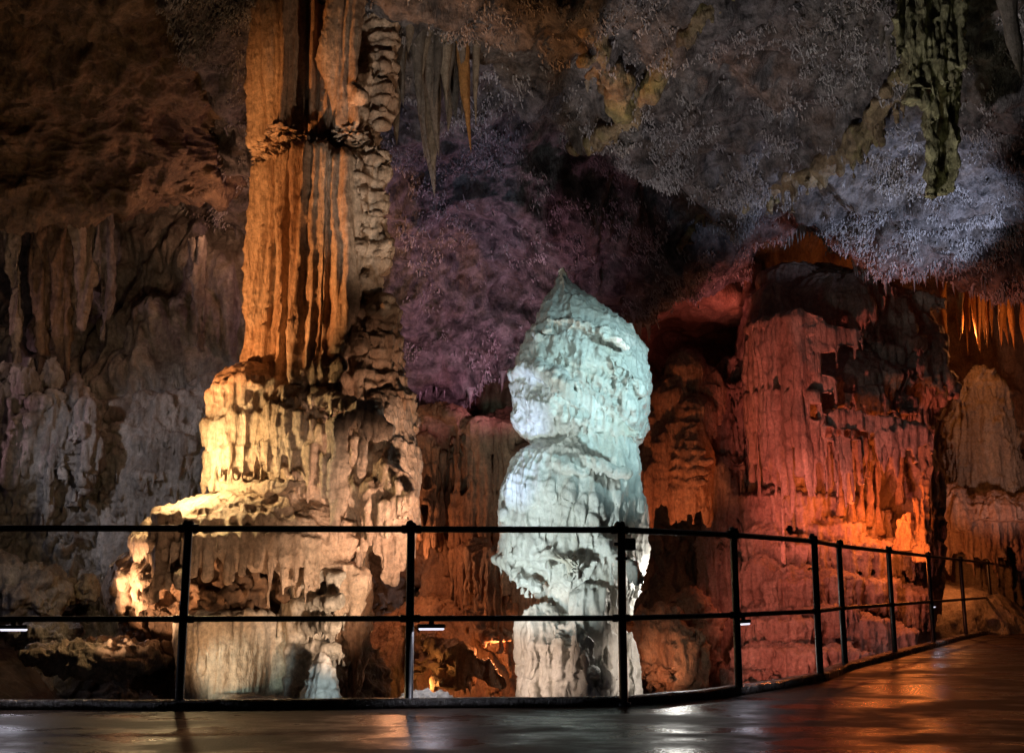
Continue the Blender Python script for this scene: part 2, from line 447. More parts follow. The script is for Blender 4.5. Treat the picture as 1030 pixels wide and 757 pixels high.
nrm = np.stack([-tan_[:, 1], tan_[:, 0], 0 * tan_[:, 0]], 1)             # away from the walkway
m = 40; near = np.stack([E[:, 0] * .8 + 1, np.full(len(E), -5.0), 0 * E[:, 0]], 1)
t = (np.linspace(0, 1, m) ** 1.4)[:, None, None]
wv = (E[None] * (1 - t) + near[None] * t).reshape(-1, 3).astype(F32)
wv[:, 2] += .006 * gn(wv[:, 0] * .8, wv[:, 1] * .8, wv[:, 0] * 0)
tag(mesh_np('walkway', wv, gridfaces(m, len(E))[:, ::-1], M['walk']), kind='structure')
prof_ = [(-.05, -.02), (-.05, .045), (-.035, .056), (.07, .05), (.09, .03), (.11, -1.6)]
kv = np.stack([E + nrm * a + np.array((0, 0, b)) for a, b in prof_], 0).reshape(-1, 3).astype(F32)
kv += (np.stack([gn(kv[:, 0] * 3, kv[:, 1] * 3, kv[:, 2] * 3 + i * 9) for i in range(3)], 1) * np.array((.006, .006, .006))).astype(F32)
M['kerb'] = stone('wet_kerb_concrete', (.03, .025, .022), (.10, .085, .075), (.02, .015, .012), .3, .6, 1., .5, 2.)
tag(mesh_np('kerb', kv, gridfaces(len(prof_), len(E)), M['kerb']), kind='structure')

# ------------------------------------------------------------------ railing
def tube(name, pts, r, mat, parent, origin, ns=12, closed=True):
    pts = np.array([tuple(p) for p in pts], float); n = len(pts)
    T = np.gradient(pts, axis=0); T /= np.linalg.norm(T, axis=1, keepdims=True)
    up = np.array((0, 0, 1.)) if abs(T[0][2]) < .9 else np.array((0, 1., 0))
    A = np.cross(T, up); A /= np.linalg.norm(A, axis=1, keepdims=True); B = np.cross(A, T)
    rr = np.ones(n) * r if np.isscalar(r) else np.array(r)
    th = np.linspace(0, 2 * math.pi, ns, endpoint=False)
    v = pts[:, None] + rr[:, None, None] * (A[:, None] * np.cos(th)[None, :, None] + B[:, None] * np.sin(th)[None, :, None])
    i = np.arange((n - 1) * ns); a = i // ns * ns + i % ns; b = i // ns * ns + (i + 1) % ns
    f = np.stack([a, b, b + ns, a + ns], 1)[:, ::-1]
    v = v.reshape(-1, 3)
    # caps drawn as fans of quads collapsed on a centre vertex
    v = np.concatenate([v, pts[:1], pts[-1:]]); c0 = n * ns; c1 = c0 + 1
    k = np.arange(0, ns, 2)
    f = np.concatenate([f, np.stack([k, (k + 1) % ns, (k + 2) % ns, 0 * k + c0], 1), np.stack([(k + 2) % ns, (k + 1) % ns, k, 0 * k], 1) + np.array([(n - 1) * ns] * 3 + [c1])])
    return mesh_np(name, v, f, mat, parent, origin=origin)

base = np.array((posts[2].x, posts[2].y, 0))
rail = thing('railing', base, 'black metal pipe railing with two rails along the wet walkway edge', 'railing')
sm = [posts[0] + Vector((-6, -1.2, 0))] + posts + [posts[-1] + d_end * 5]
TOPZ, MIDZ, PZ = 1.053, .518, 1.10
for nm, z, r in (('top_rail', TOPZ, .0195), ('middle_rail', MIDZ, .017)):
    tube(nm, [p + Vector((0, 0, z)) for p in resample_v] if False else [Vector(p) + Vector((0, 0, z)) for p in resample(sm, .25)], r, M['metal'], rail, base)
z_ = [-.02, .0, .02, .022, .45, 1.055, 1.06, 1.066, 1.08, 1.092, 1.10, 1.105]
r_ = [.045, .045, .045, .0265, .0255, .025, .024, .031, .034, .031, .02, .006]
for i, p in enumerate(posts):
    po = tube('post', [(p.x + (random.uniform(-.008, .008)) * z, p.y, z) for z in z_], r_, M['metal'], rail, base, 16)
    for z, r in ((TOPZ, .0265), (MIDZ, .0235)):
        for nb in (i - 1, i + 1):
            q = posts[nb] if 0 <= nb < len(posts) else None
            if q is None: continue
            d = (q - p).normalized()
            c = tube('collar', [p + Vector((0, 0, z)) + d * s for s in (.022, .03, .055, .062)], [r * .85, r, r, r * .85], M['metal'], po, base, 12)
            c.location = (0, 0, 0)

def box(name, c, s, mat, parent=None, origin=None, bev=.006, rz=0., rx=0.):
    bm = bmesh.new(); bmesh.ops.create_cube(bm, size=1)
    for v in bm.verts: v.co = Vector((v.co.x * s[0], v.co.y * s[1], v.co.z * s[2]))
    bmesh.ops.bevel(bm, geom=bm.edges[:], offset=bev, segments=2, affect='EDGES')
    bmesh.ops.transform(bm, matrix=Matrix.Rotation(rz, 4, 'Z') @ Matrix.Rotation(rx, 4, 'X'), verts=bm.verts)
    bmesh.ops.translate(bm, vec=Vector(c) - (Vector(origin) if origin is not None else Vector((0, 0, 0))), verts=bm.verts)
    me = bpy.data.meshes.new(name); bm.to_mesh(me); bm.free(); me.materials.append(mat)
    o = bpy.data.objects.new(name, me); COL.objects.link(o)
    if parent: o.parent = parent
    elif origin is not None: o.location = origin
    return o

# handrail lamps under the middle rail
lamp_spots = [(1, 2, 'white tube lamp under the middle rail at the left edge of the photo', .93), (3, 4, 'white tube lamp under the middle rail beside the post right of the big column', .13),
              (5, 6, 'white tube lamp under the middle rail in front of the red flowstone', .10), (9, 10, 'white tube lamp under the middle rail far along the curve', .12)]
lamp_pos = []
for a, b, lab, off in lamp_spots:
    p, q = posts[a], posts[b]; d = (q - p).normalized(); L_ = (q - p).length
    s = off if a > 1 else L_ - .93
    c = p + d * s + Vector((0, 0, MIDZ - .045)); ang = math.atan2(d.y, d.x)
    if a == 1: c = G(12, 712) ; c = Vector((c.x, posts[2].y - .02, MIDZ - .045))
    t = thing('rail_lamp', c, lab, 'lamp', 'tube lamps hung under the middle rail')
    box('housing', c, (.17, .04, .024), M['lamp'], t, c, .005, ang)
    box('lens', c - Vector((0, 0, .017)), (.155, .032, .014), M['glow'], t, c, .004, ang)
    box('bracket', c + Vector((0, 0, .02)), (.03, .02, .03), M['lamp'], t, c, .003, ang)
    lamp_pos.append((c, ang))

c = posts[4] + Vector((.045, .03, 1.10 - .135))
t = thing('control_box', c, 'small black box clamped to the post in front of the white stalagmite', 'box')
box('housing', c + Vector((.012, 0, 0)), (.07, .06, .075), M['lamp'], t, c, .006)
box('bracket', c + Vector((-.04, -.045, 0)), (.10, .02, .022), M['lamp'], t, c, .003)
box('clamp', c + Vector((-.045, -.03, -.088)), (.07, .07, .02), M['lamp'], t, c, .003)

# ------------------------------------------------------------------ sheets (walls, ceiling, floor)
def spline_grid(cols, rows, table, nu, nv):
    """table[row][col] -> (nv,nu) smooth interpolation"""
    def cub(xs, ys, x):
        xs = np.array(xs, float); ys = np.array(ys, float)
        m = np.gradient(ys, xs, axis=0)
        i = np.clip(np.searchsorted(xs, x) - 1, 0, len(xs) - 2); h = xs[i + 1] - xs[i]; t = (x - xs[i]) / h
        sh = (-1,) + (1,) * (ys.ndim - 1); t = t.reshape(sh); h = h.reshape(sh)
        return (2 * t**3 - 3 * t**2 + 1) * ys[i] + (t**3 - 2 * t**2 + t) * h * m[i] + (-2 * t**3 + 3 * t**2) * ys[i + 1] + (t**3 - t**2) * h * m[i + 1]
    T = np.array(table, float)
    a = cub(rows, T, np.linspace(rows[0], rows[-1], nv))
    return cub(cols, a.T, np.linspace(cols[0], cols[-1], nu)).T

def sheet(name, cols, rows, PY, YY, nu, nv, mat, disp, kind='structure', flip=False, pxfun=None):
    px = np.repeat(np.linspace(cols[0], cols[-1], nu)[None], nv, 0)
    py = spline_grid(cols, rows, PY, nu, nv); Y = spline_grid(cols, rows, YY, nu, nv)
    v = P(px, py, Y).reshape(-1, 3).astype(F32)
    f = gridfaces(nv, nu)
    if flip: f = f[:, ::-1]
    n = vnormals(v, f)
    s = np.sign((n * (np.array((0, 0, CH)) - v)).sum(1).mean())
    if s < 0: f = f[:, ::-1]; n = -n
    v = v + disp(v, n, px.ravel(), py.ravel())
    o = mesh_np(name, v, f, mat)
    if kind: tag(o, kind=kind)
    return o, v, n, px.ravel(), py.ravel()

def seg_dist(px, py, pl):
    d = np.full(px.shape, 1e9)
    for (ax, ay), (bx, by) in zip(pl[:-1], pl[1:]):
        L2 = (bx - ax) ** 2 + (by - ay) ** 2
        t = np.clip(((px - ax) * (bx - ax) + (py - ay) * (by - ay)) / L2, 0, 1)
        d = np.minimum(d, np.hypot(px - ax - t * (bx - ax), py - ay - t * (by - ay)))
    return d

# ceiling: from the lip above the back wall out over the viewer
ccols = [-700, -250, 100, 250, 400, 470, 540, 640, 740, 830, 900, 1030, 1300, 1700]
crow = [0, 1, 2, 3, 4, 5, 6, 7]
edgepy = [150, 120, 190, 300, 398, 383, 350, 306, 274, 256, 266, 280, 290, 290]
edgeY = [15, 15, 15.5, 15.2, 14.6, 14.8, 15.2, 16.2, 16.6, 15.4, 15.0, 14.8, 14.5, 14.5]
CPY = [[p - 90 for p in edgepy], edgepy,
       [70, 70, 120, 230, 320, 305, 275, 240, 215, 200, 205, 215, 220, 220],
       [0, 0, 50, 150, 220, 210, 200, 170, 150, 140, 140, 140, 140, 140],
       [-80, -80, -30, 50, 110, 110, 110, 90, 70, 60, 60, 50, 50, 50],
       [-200, -200, -130, -70, -30, -30, -40, -50, -60, -70, -80, -80, -80, -80],
       [-500] * 14, [-1500] * 14]
CY = [[y + 2.2 for y in edgeY], edgeY,
      [13.6, 13.6, 14.2, 14.2, 14.0, 14.0, 14.2, 14.6, 14.8, 14.2, 13.8, 13.4, 13, 13],
      [12.4, 12.4, 13.0, 13.2, 13.2, 13.2, 13.2, 13.2, 13.2, 12.9, 12.6, 12.2, 12, 12],
      [11.2] * 4 + [12.0, 12.2, 12.2, 12.0, 11.8, 11.6, 11.4, 11.0, 11, 11],
      [10.0] * 14, [7.6] * 14, [4.0] * 14]
ribsV = [[(720, -10), (640, 60), (580, 134)], [(930, 30), (860, 120), (760, 178), (700, 225), (640, 268)], [(590, 20), (618, 50), (622, 85)]]
def ceil_disp(v, n, px, py):
    d = .22 * fbm(v, .55, 3, 1, 1.) + .10 * fbm(v, 1.9, 3, 1, 5.)
    d += .16 * (np.abs(gn(v[:, 0] * 1.7, v[:, 1] * 1.7, v[:, 2] * 1.7 + 4)) - .3) + .07 * (np.abs(gn(v[:, 0] * 3.9, v[:, 1] * 3.9, v[:, 2] * 3.9 + 8)) - .3)
    d += .055 * (1 - np.abs(gn(v[:, 0] * 5, v[:, 1] * 5, v[:, 2] * 5)) * 2) * ss(-.3, .3, fbm(v, .8, 2, 1, 9.))
    d += .035 * (1 - 2 * np.abs(gn(v[:, 0] * 11, v[:, 1] * 11, v[:, 2] * 11)))
    w = gn(v[:, 0] * 2, v[:, 1] * 2, v[:, 2] * 2) * 14
    for pl, A, wd in zip(ribsV, (.34, .30, .25), (15, 17, 13)):
        e = seg_dist(px + w, py + w * .6, pl); d += A * np.exp(-(e / wd) ** 2)
    # slabs: beyond each break the roof steps back up
    for pl, A in (([(440, 20), (505, 72), (580, 134), (700, 196), (840, 250)], .42), ([(760, 180), (800, 200), (850, 262)], .30), ([(380, 250), (470, 235), (560, 262)], .25)):
        a = np.array(pl, float); yl = np.interp(px, a[:, 0], a[:, 1]) + w * .5
        d -= A * ss(-3, 8, py - yl) * (1 - ss(30, 75, py - yl)) * ss(a[0, 0] - 30, a[0, 0] + 10, px) * (1 - ss(a[-1, 0] - 10, a[-1, 0] + 30, px))
    bare = ss(175, 240, py) * (1 - ss(600, 680, px)) * ss(330, 380, px)
    q = v[:, 0] * .8 + v[:, 2] * 1.1
    d += bare * (.22 * (np.abs(gn(q * 1.3 + 2, v[:, 1] * .8, v[:, 2] * 1.6)) - .3) + .12 * (np.abs(gn(q * 3.1, v[:, 1] * 1.7, v[:, 2] * 3.4 + 7)) - .3) + .06 * (np.abs(gn(q * 7., v[:, 1] * 4, v[:, 2] * 7.)) - .3))
    cell = gn(v[:, 0] * .9 + 3, v[:, 1] * .9, v[:, 2] * .9); d += .22 * (1 - np.abs(cell) * 2.2)
    d += .10 * (1 - 2.2 * np.abs(gn(v[:, 0] * 2.3, v[:, 1] * 2.3 + 5, v[:, 2] * 2.3)))
    return along(n, d)
_, cv, cn, cpx, cpy = sheet('cave_ceiling', ccols, crow, CPY, CY, 900, 560, M['ceil'], ceil_disp)

# left wall
lcols = [-600, -250, -60, 80, 170, 250, 340, 460]
lrow = [0, 1, 2, 3, 4, 5, 6]
LPY = [[40] * 8, [150] * 8, [230] * 8, [330] * 8, [450] * 8, [590] * 8, [760] * 8]
LY = [[12.6, 13, 13.6, 14.2, 14.4, 14.6, 15.4, 16],
      [12.6, 13, 13.6, 14.0, 14.2, 14.3, 15.2, 16],
      [13.4, 13.8, 14.6, 14.6, 14.4, 14.3, 15.2, 16],
      [13.0, 13.4, 14.4, 14.3, 14.0, 14.1, 15.0, 16],
      [12.2, 12.6, 13.4, 13.6, 13.6, 14.0, 14.8, 16],
      [11.2, 11.6, 12.4, 12.9, 13.2, 13.6, 14.6, 16],
      [9.8, 10.2, 11.2, 12.0, 12.6, 13.2, 14.4, 16]]
def lwall_disp(v, n, px, py):
    d = .30 * fbm(v, .8, 3, 1, 2.) + .1 * fbm(v, 2.4, 3, .7, 8.)
    low = ss(380, 470, py) * ss(-50, 90, px)
    mid = ss(200, 240, py) * (1 - low)
    rib = billow(v, 4.5, .07, 4.); rib2 = billow(v, 10., .1, 9.)
    d += mid * (.22 * rib + .05 * rib2) * ss(-.15, .2, fbm(v, .9, 2, 1, 21.) + .1)
    d += low * (.22 * shingle(v, 1.5, .9, .8, 5., 3.) + .10 * shingle(v, 4., .8, .6, 9., 11.) + .08 * rib2 + .05 * rib)
    d += (1 - ss(180, 220, py)) * (.12 * fbm(v, 1.6, 4, 1, 3.))
    d += .02 * (1 - 2 * np.abs(gn(v[:, 0] * 12, v[:, 1] * 12, v[:, 2] * 7)))
    return along(n, d, .3)
sheet('cave_wall', lcols, lrow, LPY, LY, 760, 720, M['wall'], lwall_disp)

# the brown overhanging shelf of rock, top left
ocols = [-600, -250, 0, 80, 150, 210, 250, 330]
OPY = [[180, 190, 200, 205, 195, 175, 150, 120], [214, 214, 216, 216, 214, 200, 178, 140], [165] * 6 + [150, 120], [110, 110, 112, 115, 120, 125, 115, 90], [40, 40, 50, 60, 75, 90, 85, 60], [-60] * 8, [-300] * 8]
OY = [[14.6, 14.6, 14.8, 14.8, 14.8, 14.8, 14.8, 15], [12.2, 12.4, 12.6, 12.8, 13.0, 13.4, 13.8, 14.4], [11.7, 11.9, 12.1, 12.3, 12.6, 13.2, 13.7, 14.3], [11.4, 11.6, 11.8, 12.0, 12.3, 13.0, 13.5, 14.1],
      [10.8, 11, 11.2, 11.4, 11.7, 12.3, 13, 13.8], [9.8, 10, 10, 10.2, 10.4, 10.8, 11.6, 12.6], [8] * 8]
def over_disp(v, n, px, py):
    d = .26 * fbm(v, .8, 4, 1, 12.) + .10 * fbm(v, 2.8, 5, 1, 6., .6) - .10 * ss(.1, .5, fbm(v, 1.3, 2, 1, 41.))
    d += .10 * shingle(v, 1.1, 1.1, 0, 1, 5., tx=.25) + .03 * (1 - 2 * np.abs(gn(v[:, 0] * 4, v[:, 1] * 4, v[:, 2] * 9)))
    return along(n, d)
sheet('rock_overhang', ocols, [0, 1, 2, 3, 4, 5, 6], OPY, OY, 420, 420, M['brown'], over_disp)

# back wall of the middle and right
bcols = [330, 400, 470, 540, 600, 640, 690, 740, 790, 870, 950, 1030, 1250, 1600]
BPY = [[200] * 14, [255] * 14, [312] * 14, [338] * 14, [400] * 14, [480] * 14, [590] * 14, [760] * 14]
BY = [[17.5] * 6 + [17.4] * 3 + [19, 20, 20, 19, 18],
      [17.3] * 5 + [16.9, 16.7, 16.7, 17.5, 19.5, 21, 21, 20, 19],
      [17.3] * 5 + [17.2, 16.9, 16.8, 17.6, 19.5, 21, 21.5, 20, 19],
      [17.3] * 5 + [18.2, 19.4, 18.8, 18.0, 19.5, 21.5, 21.5, 20, 19],
      [16.9] * 5 + [17.6, 18.0, 18.2, 18.0, 19.5, 21.5, 21.5, 20, 19],
      [16.4] * 5 + [17.2, 17.5, 17.9, 18.0, 19.5, 21.5, 21.5, 20, 19],
      [15.9] * 5 + [16.7, 17.0, 17.4, 17.8, 19.0, 21, 21, 20, 19],
      [15.0] * 5 + [16.2, 16.4, 16.8, 17.0, 18.0, 20, 20, 20, 19]]
def bwall_disp(v, n, px, py):
    d = .28 * fbm(v, .8, 3, 1, 14.) + .08 * fbm(v, 3., 3, .5, 6.)
    low = ss(350, 400, py)
    d += low * (.16 * billow(v, 4.2, .06, 2.) + .05 * billow(v, 9., .08, 5.) + .18 * shingle(v, 1.2, .8, .7, 4., 13.))
    return along(n, d, .3)
sheet('back_wall', bcols, list(range(8)), BPY, BY, 620, 460, M['orange'], bwall_disp)

# pit floor, rising to the left
fx = np.linspace(-14, 16, 380); fy = np.linspace(6.0, 26, 260)
X, Yv = np.meshgrid(fx, fy)
fv = np.stack([X.ravel(), Yv.ravel(), np.full(X.size, -1.25)], 1).astype(F32)
fv[:, 2] += (1.25 * ss(-3.2, -6.2, fv[:, 0]) * ss(7.5, 11, fv[:, 1]) + .5 * ss(9, 16, fv[:, 1])).astype(F32)
fv[:, 2] += (.22 * fbm(fv, .9, 4, 1, 3.) + .10 * np.abs(fbm(fv, 3.5, 3, 1, 8.)))
kerb_gap = np.min(np.abs(fv[:, None, :2] - E[None, ::6, :2]).sum(2), 1)
inside = fv[:, 1] < np.interp(fv[:, 0], E[:, 0], E[:, 1]) + .2
fv[:, 2] = np.where(inside, np.minimum(fv[:, 2], -.5), fv[:, 2])
tag(mesh_np('cave_floor', fv, gridfaces(260, 380), M['floor']), kind='structure')

# ------------------------------------------------------------------ the giant column
CYD = 10.6
cb = P(300, 700, CYD); cb[2] = -1.2
column = thing('stone_column', cb, 'giant fluted orange limestone column rising from a yellow lit flowstone mound to the roof', 'cave column')

def V(l, r, t, b, Y, dy0, dy1, h=.02): 
    lo, hi = bbox_px(l, r, t, b, Y, dy0, dy1); return Vox(lo, hi, h)

# shaft
vx = V(205, 440, -190, 440, CYD, -1.15, 1.15, .017)
vx.prof([(-190, 250, 402), (0, 250, 398), (100, 249, 396), (135, 249, 392), (150, 247, 392), (158, 250, 388)], CYD, .9, .05, .05, .05, 1., 15)
vx.prof([(152, 262, 378), (162, 252, 388), (172, 246, 393), (185, 244, 394), (300, 242, 389), (380, 238, 392), (440, 236, 396)], CYD, .9, .06, 0, .04, 2., 17)
for (x0, y0, x1, y1, r0, r1) in ((384, -80, 388, 125, .16, .12), (352, -60, 356, 150, .16, .12), (376, 175, 372, 300, .14, .10), (384, 250, 386, 275, .12, .1), (384, 330, 384, 420, .2, .22),
                                 (300, -60, 296, 150, .15, .12), (325, 180, 318, 390, .16, .14), (350, 190, 345, 380, .15, .15), (366, 100, 362, 160, .12, .1)):
    a = P(x0, y0, CYD); b = P(x1, y1, CYD)
    e = abs((x0 - 318) / 78); dy = -.64 * math.sqrt(max(0, 1 - min(1, e) ** 2)) * .9
    a[1] += dy; b[1] += dy
    vx.cone(a, b, r0, r1, .1)
for (x, y, dy, r_) in ((345, 410, -.35, (.42, .42, .55)), (370, 380, -.2, (.28, .42, .7)), (385, 430, -.2, (.24, .4, .5))): vx.ell(P(x, y, CYD + dy), r_, .12)
vx.ell(P(384, 424, CYD - .38), (.30, .36, .42), .1)
for k_ in range(44):
    x = random.uniform(318, 394); y = 355 + (x - 318) * .35 + random.uniform(0, 75); vx.seat(x, y, random.uniform(9, 17), random.uniform(6, 10), .7, .07, .02, .3, .05, .026)
for _ in range(80):
    y = random.uniform(40, 410); vx.drip(random.uniform(356, 390), y, y + random.uniform(6, 22), random.uniform(.025, .05))
def shaft_disp(v, n):
    ax = float(P(318, 250, CYD)[0]); th = np.arctan2(v[:, 0] - ax, -(v[:, 1] - CYD)) * .72
    zz = v[:, 2]; lowz = float(P(318, 162, CYD)[2]); off = 31. * (1 - ss(-.10, .10, zz - lowz - .06 * gn(th * 3, zz * 0, zz * 0)))
    w = .05 * gn(th * 2, zz * .8, off) + .02 * gn(th * 6, zz * 2, off)
    f1 = np.sqrt(np.abs(gn((th + w) * 3.6 + off, zz * .10, off)) * 1.8 + .004)
    f2 = np.sqrt(np.abs(gn((th + w) * 8.5 + off, zz * .16, off + 5)) * 1.8 + .004)
    f3 = np.abs(gn((th + w) * 17 + off, zz * .3, off + 9))
    d = .17 * (f1 - .72) + .10 * (f2 - .7) + .06 * (f3 - .2) + .03 * fbm(v, 1.2, 3, .5, 3.)
    right = ss(.42, .62, th)
    d = d * (1 - .45 * right) + right * (.05 * (shingle(v, 3.6, .7, .3, 8., 2.) - .4) + .025 * (shingle(v, 8, .5, .3, 12., 7.) - .4))
    d += .010 * fbm(v, 12, 4, .6, 4., .6)
    return along(n, d, .5)
vx.mesh('shaft', M['column'], column, cb, shaft_disp)

def flow_disp(A=.02, B=.03, C=.03, f1=5., f2=9., seed=0., tx=0., base=.05, ribf=(4.5, 10., 19.)):
    """ribs on the steep faces, a few fringed steps in patches, pocked crowns"""
    def fn(v, n):
        up = np.clip(n[:, 2], 0, 1); steep = 1 - ss(.55, .95, up)
        d = base * fbm(v, 1.6, 3, 1, seed)
        d += steep * (A * 3.6 * (billow(v, ribf[0], .07, seed + 1, .2) - .5) + A * 2.6 * (billow(v, ribf[1], .09, seed + 2, .12, 2.) - .5) + A * 1.2 * (billow(v, ribf[2], .14, seed + 9, .08, 2.) - .5))
        patch = ss(-.25, .35, fbm(v, 1.1, 2, 1, seed + 17))
        d += patch * B * (shingle(v, f1 * .75, .8, .35, 6., seed + 3, tx) - .4) + (1 - patch * .6) * C * .55 * (shingle(v, f2, .7, .3, 9., seed + 4, tx) - .4)
        d += .010 * fbm(v, 13, 3, .6, seed + 5)
        return along(n, d, .15)
    return fn

# the yellow mound with the collapsed curtain flowing down to the right
vx = V(185, 440, 350, 620, CYD, -1.5, .9, .014)
vx.prof([(374, 240, 286), (380, 222, 300), (392, 211, 318), (420, 207, 320), (455, 206, 326), (480, 210, 326), (496, 216, 322)], CYD, 1.0, .08, -.35, .04, 1., 14)
for (x, y, dy, r_) in ((300, 440, -.55, (.34, .40, .52)), (325, 462, -.6, (.36, .42, .50)), (350, 478, -.6, (.36, .42, .46)), (372, 486, -.55, (.36, .42, .44)), (345, 520, -.5, (.40, .42, .36)), (320, 500, -.4, (.5, .5, .45)), (375, 470, -.2, (.34, .5, .5)), (388, 432, -.5, (.26, .34, .40)), (372, 448, -.62, (.26, .34, .36))): vx.ell(P(x, y, CYD + dy), r_, .07)
vx.cone(P(399, 396, CYD - .35), P(402, 450, CYD - .5), .06, .13, .05)
vx.ell(P(392, 478, CYD - .62), (.30, .28, .40), .12)
vx.ell(P(398, 510, CYD - .75), (.22, .2, .34), .1)
vx.ell(P(365, 490, CYD - .75), (.28, .2, .3), .1)
for (x0, y0, x1, y1, ra) in ((384, 510, 388, 583, .085), (394, 515, 396, 585, .07), (404, 515, 404, 568, .08), (411, 505, 412, 560, .07), (376, 515, 377, 556, .07), (353, 515, 354, 560, .07), (364, 520, 365, 545, .06), (342, 510, 345, 560, .08)):
    vx.cone(P(x0, y0, CYD - .95), P(x1, y1, CYD - .95), ra, .03, .05)
vx.lip([(218, 392), (240, 384), (262, 388)], .05, .0, .1)
vx.lip([(206, 486), (222, 490), (240, 491), (262, 490), (285, 488), (305, 484)], .07, .08, .06)
vx.lip([(310, 396), (330, 398), (352, 404), (372, 418), (385, 432)], .07, .10, .07)
vx.lip([(372, 480), (390, 472), (405, 486), (412, 506)], .07, .14, .06)
vx.lip([(340, 490), (352, 496), (366, 508)], .06, .3, .06)
vx.pleat([(209, 398), (222, 386), (240, 380), (262, 380), (285, 392), (300, 406)], .26, .06, .105, .02)
vx.pleat([(207, 428), (225, 424), (245, 419), (262, 417), (278, 428), (292, 442)], .24, .06, .10, .01)
vx.pleat([(207, 457), (225, 453), (245, 449), (262, 447), (282, 451), (300, 456)], .34, .06, .10, .01)
vx.pleat([(270, 406), (290, 414), (310, 422), (330, 436), (345, 450)], .50, .06, .11, -.01, .015, .3)
for (x, y, w, h) in ((322, 402, 20, 10), (345, 404, 20, 10), (366, 408, 18, 10), (388, 420, 16, 12), (334, 416, 20, 10), (356, 420, 22, 10), (378, 432, 20, 11), (396, 446, 16, 12), (346, 434, 20, 10), (368, 444, 22, 11), (390, 458, 20, 11),
                     (336, 448, 18, 10), (356, 456, 22, 11), (378, 468, 22, 11), (400, 480, 16, 12), (346, 470, 18, 11), (366, 482, 22, 12), (390, 494, 22, 12), (405, 506, 14, 12), (352, 494, 18, 11), (372, 506, 20, 12), (396, 514, 18, 12)):
    vx.seat(x + random.uniform(-3, 3), y, w * .8, h, .7, .09, .02, .35, .045, .024)
vx.pleat([(316, 416), (340, 427), (362, 444), (385, 467), (404, 490)], .42, .06, .10, .02, .015, .35)
vx.pleat([(312, 452), (330, 462), (352, 476), (372, 494), (390, 512)], .36, .055, .09, .015, .015, .35)
vx.drips(40, (340, 415, 420, 530), (.018, .03), (8, 22))
vx.mesh('flowstone_mound', M['mound'], column, cb, flow_disp(.009, .010, .014, 5., 9.5, 1., .15, .04))

# apron: broad mushroom skirt under the mound
vx = V(95, 395, 470, 640, CYD, -2.0, .9, .015)
c = P(255, 553, CYD - .45); vx.ell(c, (1.0, .96, .56), .05, top=True)
vx.ell(P(330, 552, CYD - .6), (.46, .6, .46), .12, top=True)
vx.ell(P(170, 560, CYD - .5), (.24, .4, .40), .12)
vx.ell(P(140, 590, CYD - .3), (.30, .40, .34), .12); vx.ell(P(122, 600, CYD - .25), (.14, .2, .2), .1)
vx.ell(P(290, 512, CYD - .9), (.10, .10, .20), .04); vx.cone(P(290, 512, CYD - .95), P(291, 490, CYD - .85), .09, .05, .04)
vx.cone(P(287, 560, CYD - 1.35), P(286, 500, CYD - 1.1), .08, .07, .05)
for i in range(54):
    a = math.pi * (1.0 + (i + random.uniform(-.3, .3)) / 54)
    q = c + np.array((.98 * math.cos(a), .94 * math.sin(a), .04))
    env = .5 + .5 * math.sin(i * .55 + 1) * math.sin(i * .21)
    Lf = (.10 + .26 * env) * random.uniform(.6, 1.25)
    vx.cone(q, q - np.array((0, -.02, Lf)), .07 * random.uniform(.8, 1.3), .022, .05)
for (x, y) in ((300, 553), (318, 560), (335, 570), (348, 575), (356, 590), (362, 580), (340, 590)):
    q = P(x, y, CYD - 1.15); vx.cone(q, q - np.array((0, 0, random.uniform(.2, .45))), .10, .03, .06)
vx.lip([(150, 545), (160, 528), (178, 515)], .05, .08); vx.lip([(120, 590), (140, 575), (160, 572), (180, 580)], .07, .12, .06)
vx.lip([(118, 612), (135, 604), (152, 606)], .05, .1, .06)
vx.pleat([(152, 552), (165, 538), (190, 528), (220, 524), (255, 523), (290, 525), (320, 530), (345, 540), (362, 552)], .34, .07, .12, .02)
vx.pleat([(150, 558), (170, 548), (200, 541), (230, 538), (262, 537), (290, 539), (320, 545), (345, 556)], .34, .06, .11, .0, .02, .4)
for k_ in range(16): vx.seat(random.uniform(165, 350), random.uniform(505, 535), random.uniform(10, 18), 7, .7, .06, .02, .3, .05, .026)
vx.drips(50, (112, 190, 565, 615), (.03, .05), (8, 24), .035)
vx.mesh('apron', M['mound'], column, cb, flow_disp(.009, .010, .014, 5., 10., 7., 0., .04))

# rough brown core below the apron
vx = V(105, 400, 540, 760, CYD, -1.6, .9, .02)
vx.ell(P(250, 610, CYD - .3), (.92, .85, .75), .1); vx.ell(P(175, 640, CYD - .2), (.5, .6, .5), .15); vx.ell(P(300, 690, CYD - .1), (.8, .7, .7), .1)
vx.ell(P(260, 720, CYD - .1), (.9, .8, .5), .1)
for _ in range(120):
    vx.knob(random.uniform(125, 350), random.uniform(560, 690), random.uniform(.04, .12), 0, .03)
for _ in range(40):
    p = vx.hit(random.uniform(150, 340), random.uniform(565, 660))
    if p is not None: vx.ell(p, random.uniform(.05, .13), .04, cut=True)
def core_disp(v, n):
    d = .10 * fbm(v, 3., 4, 1, 3., .6) + .04 * (1 - 2 * np.abs(gn(v[:, 0] * 9, v[:, 1] * 9, v[:, 2] * 9))) + .02 * fbm(v, 16, 3, 1, 2.)
    return along(n, d)
vx.mesh('rough_core', M['core'], column, cb, core_disp)

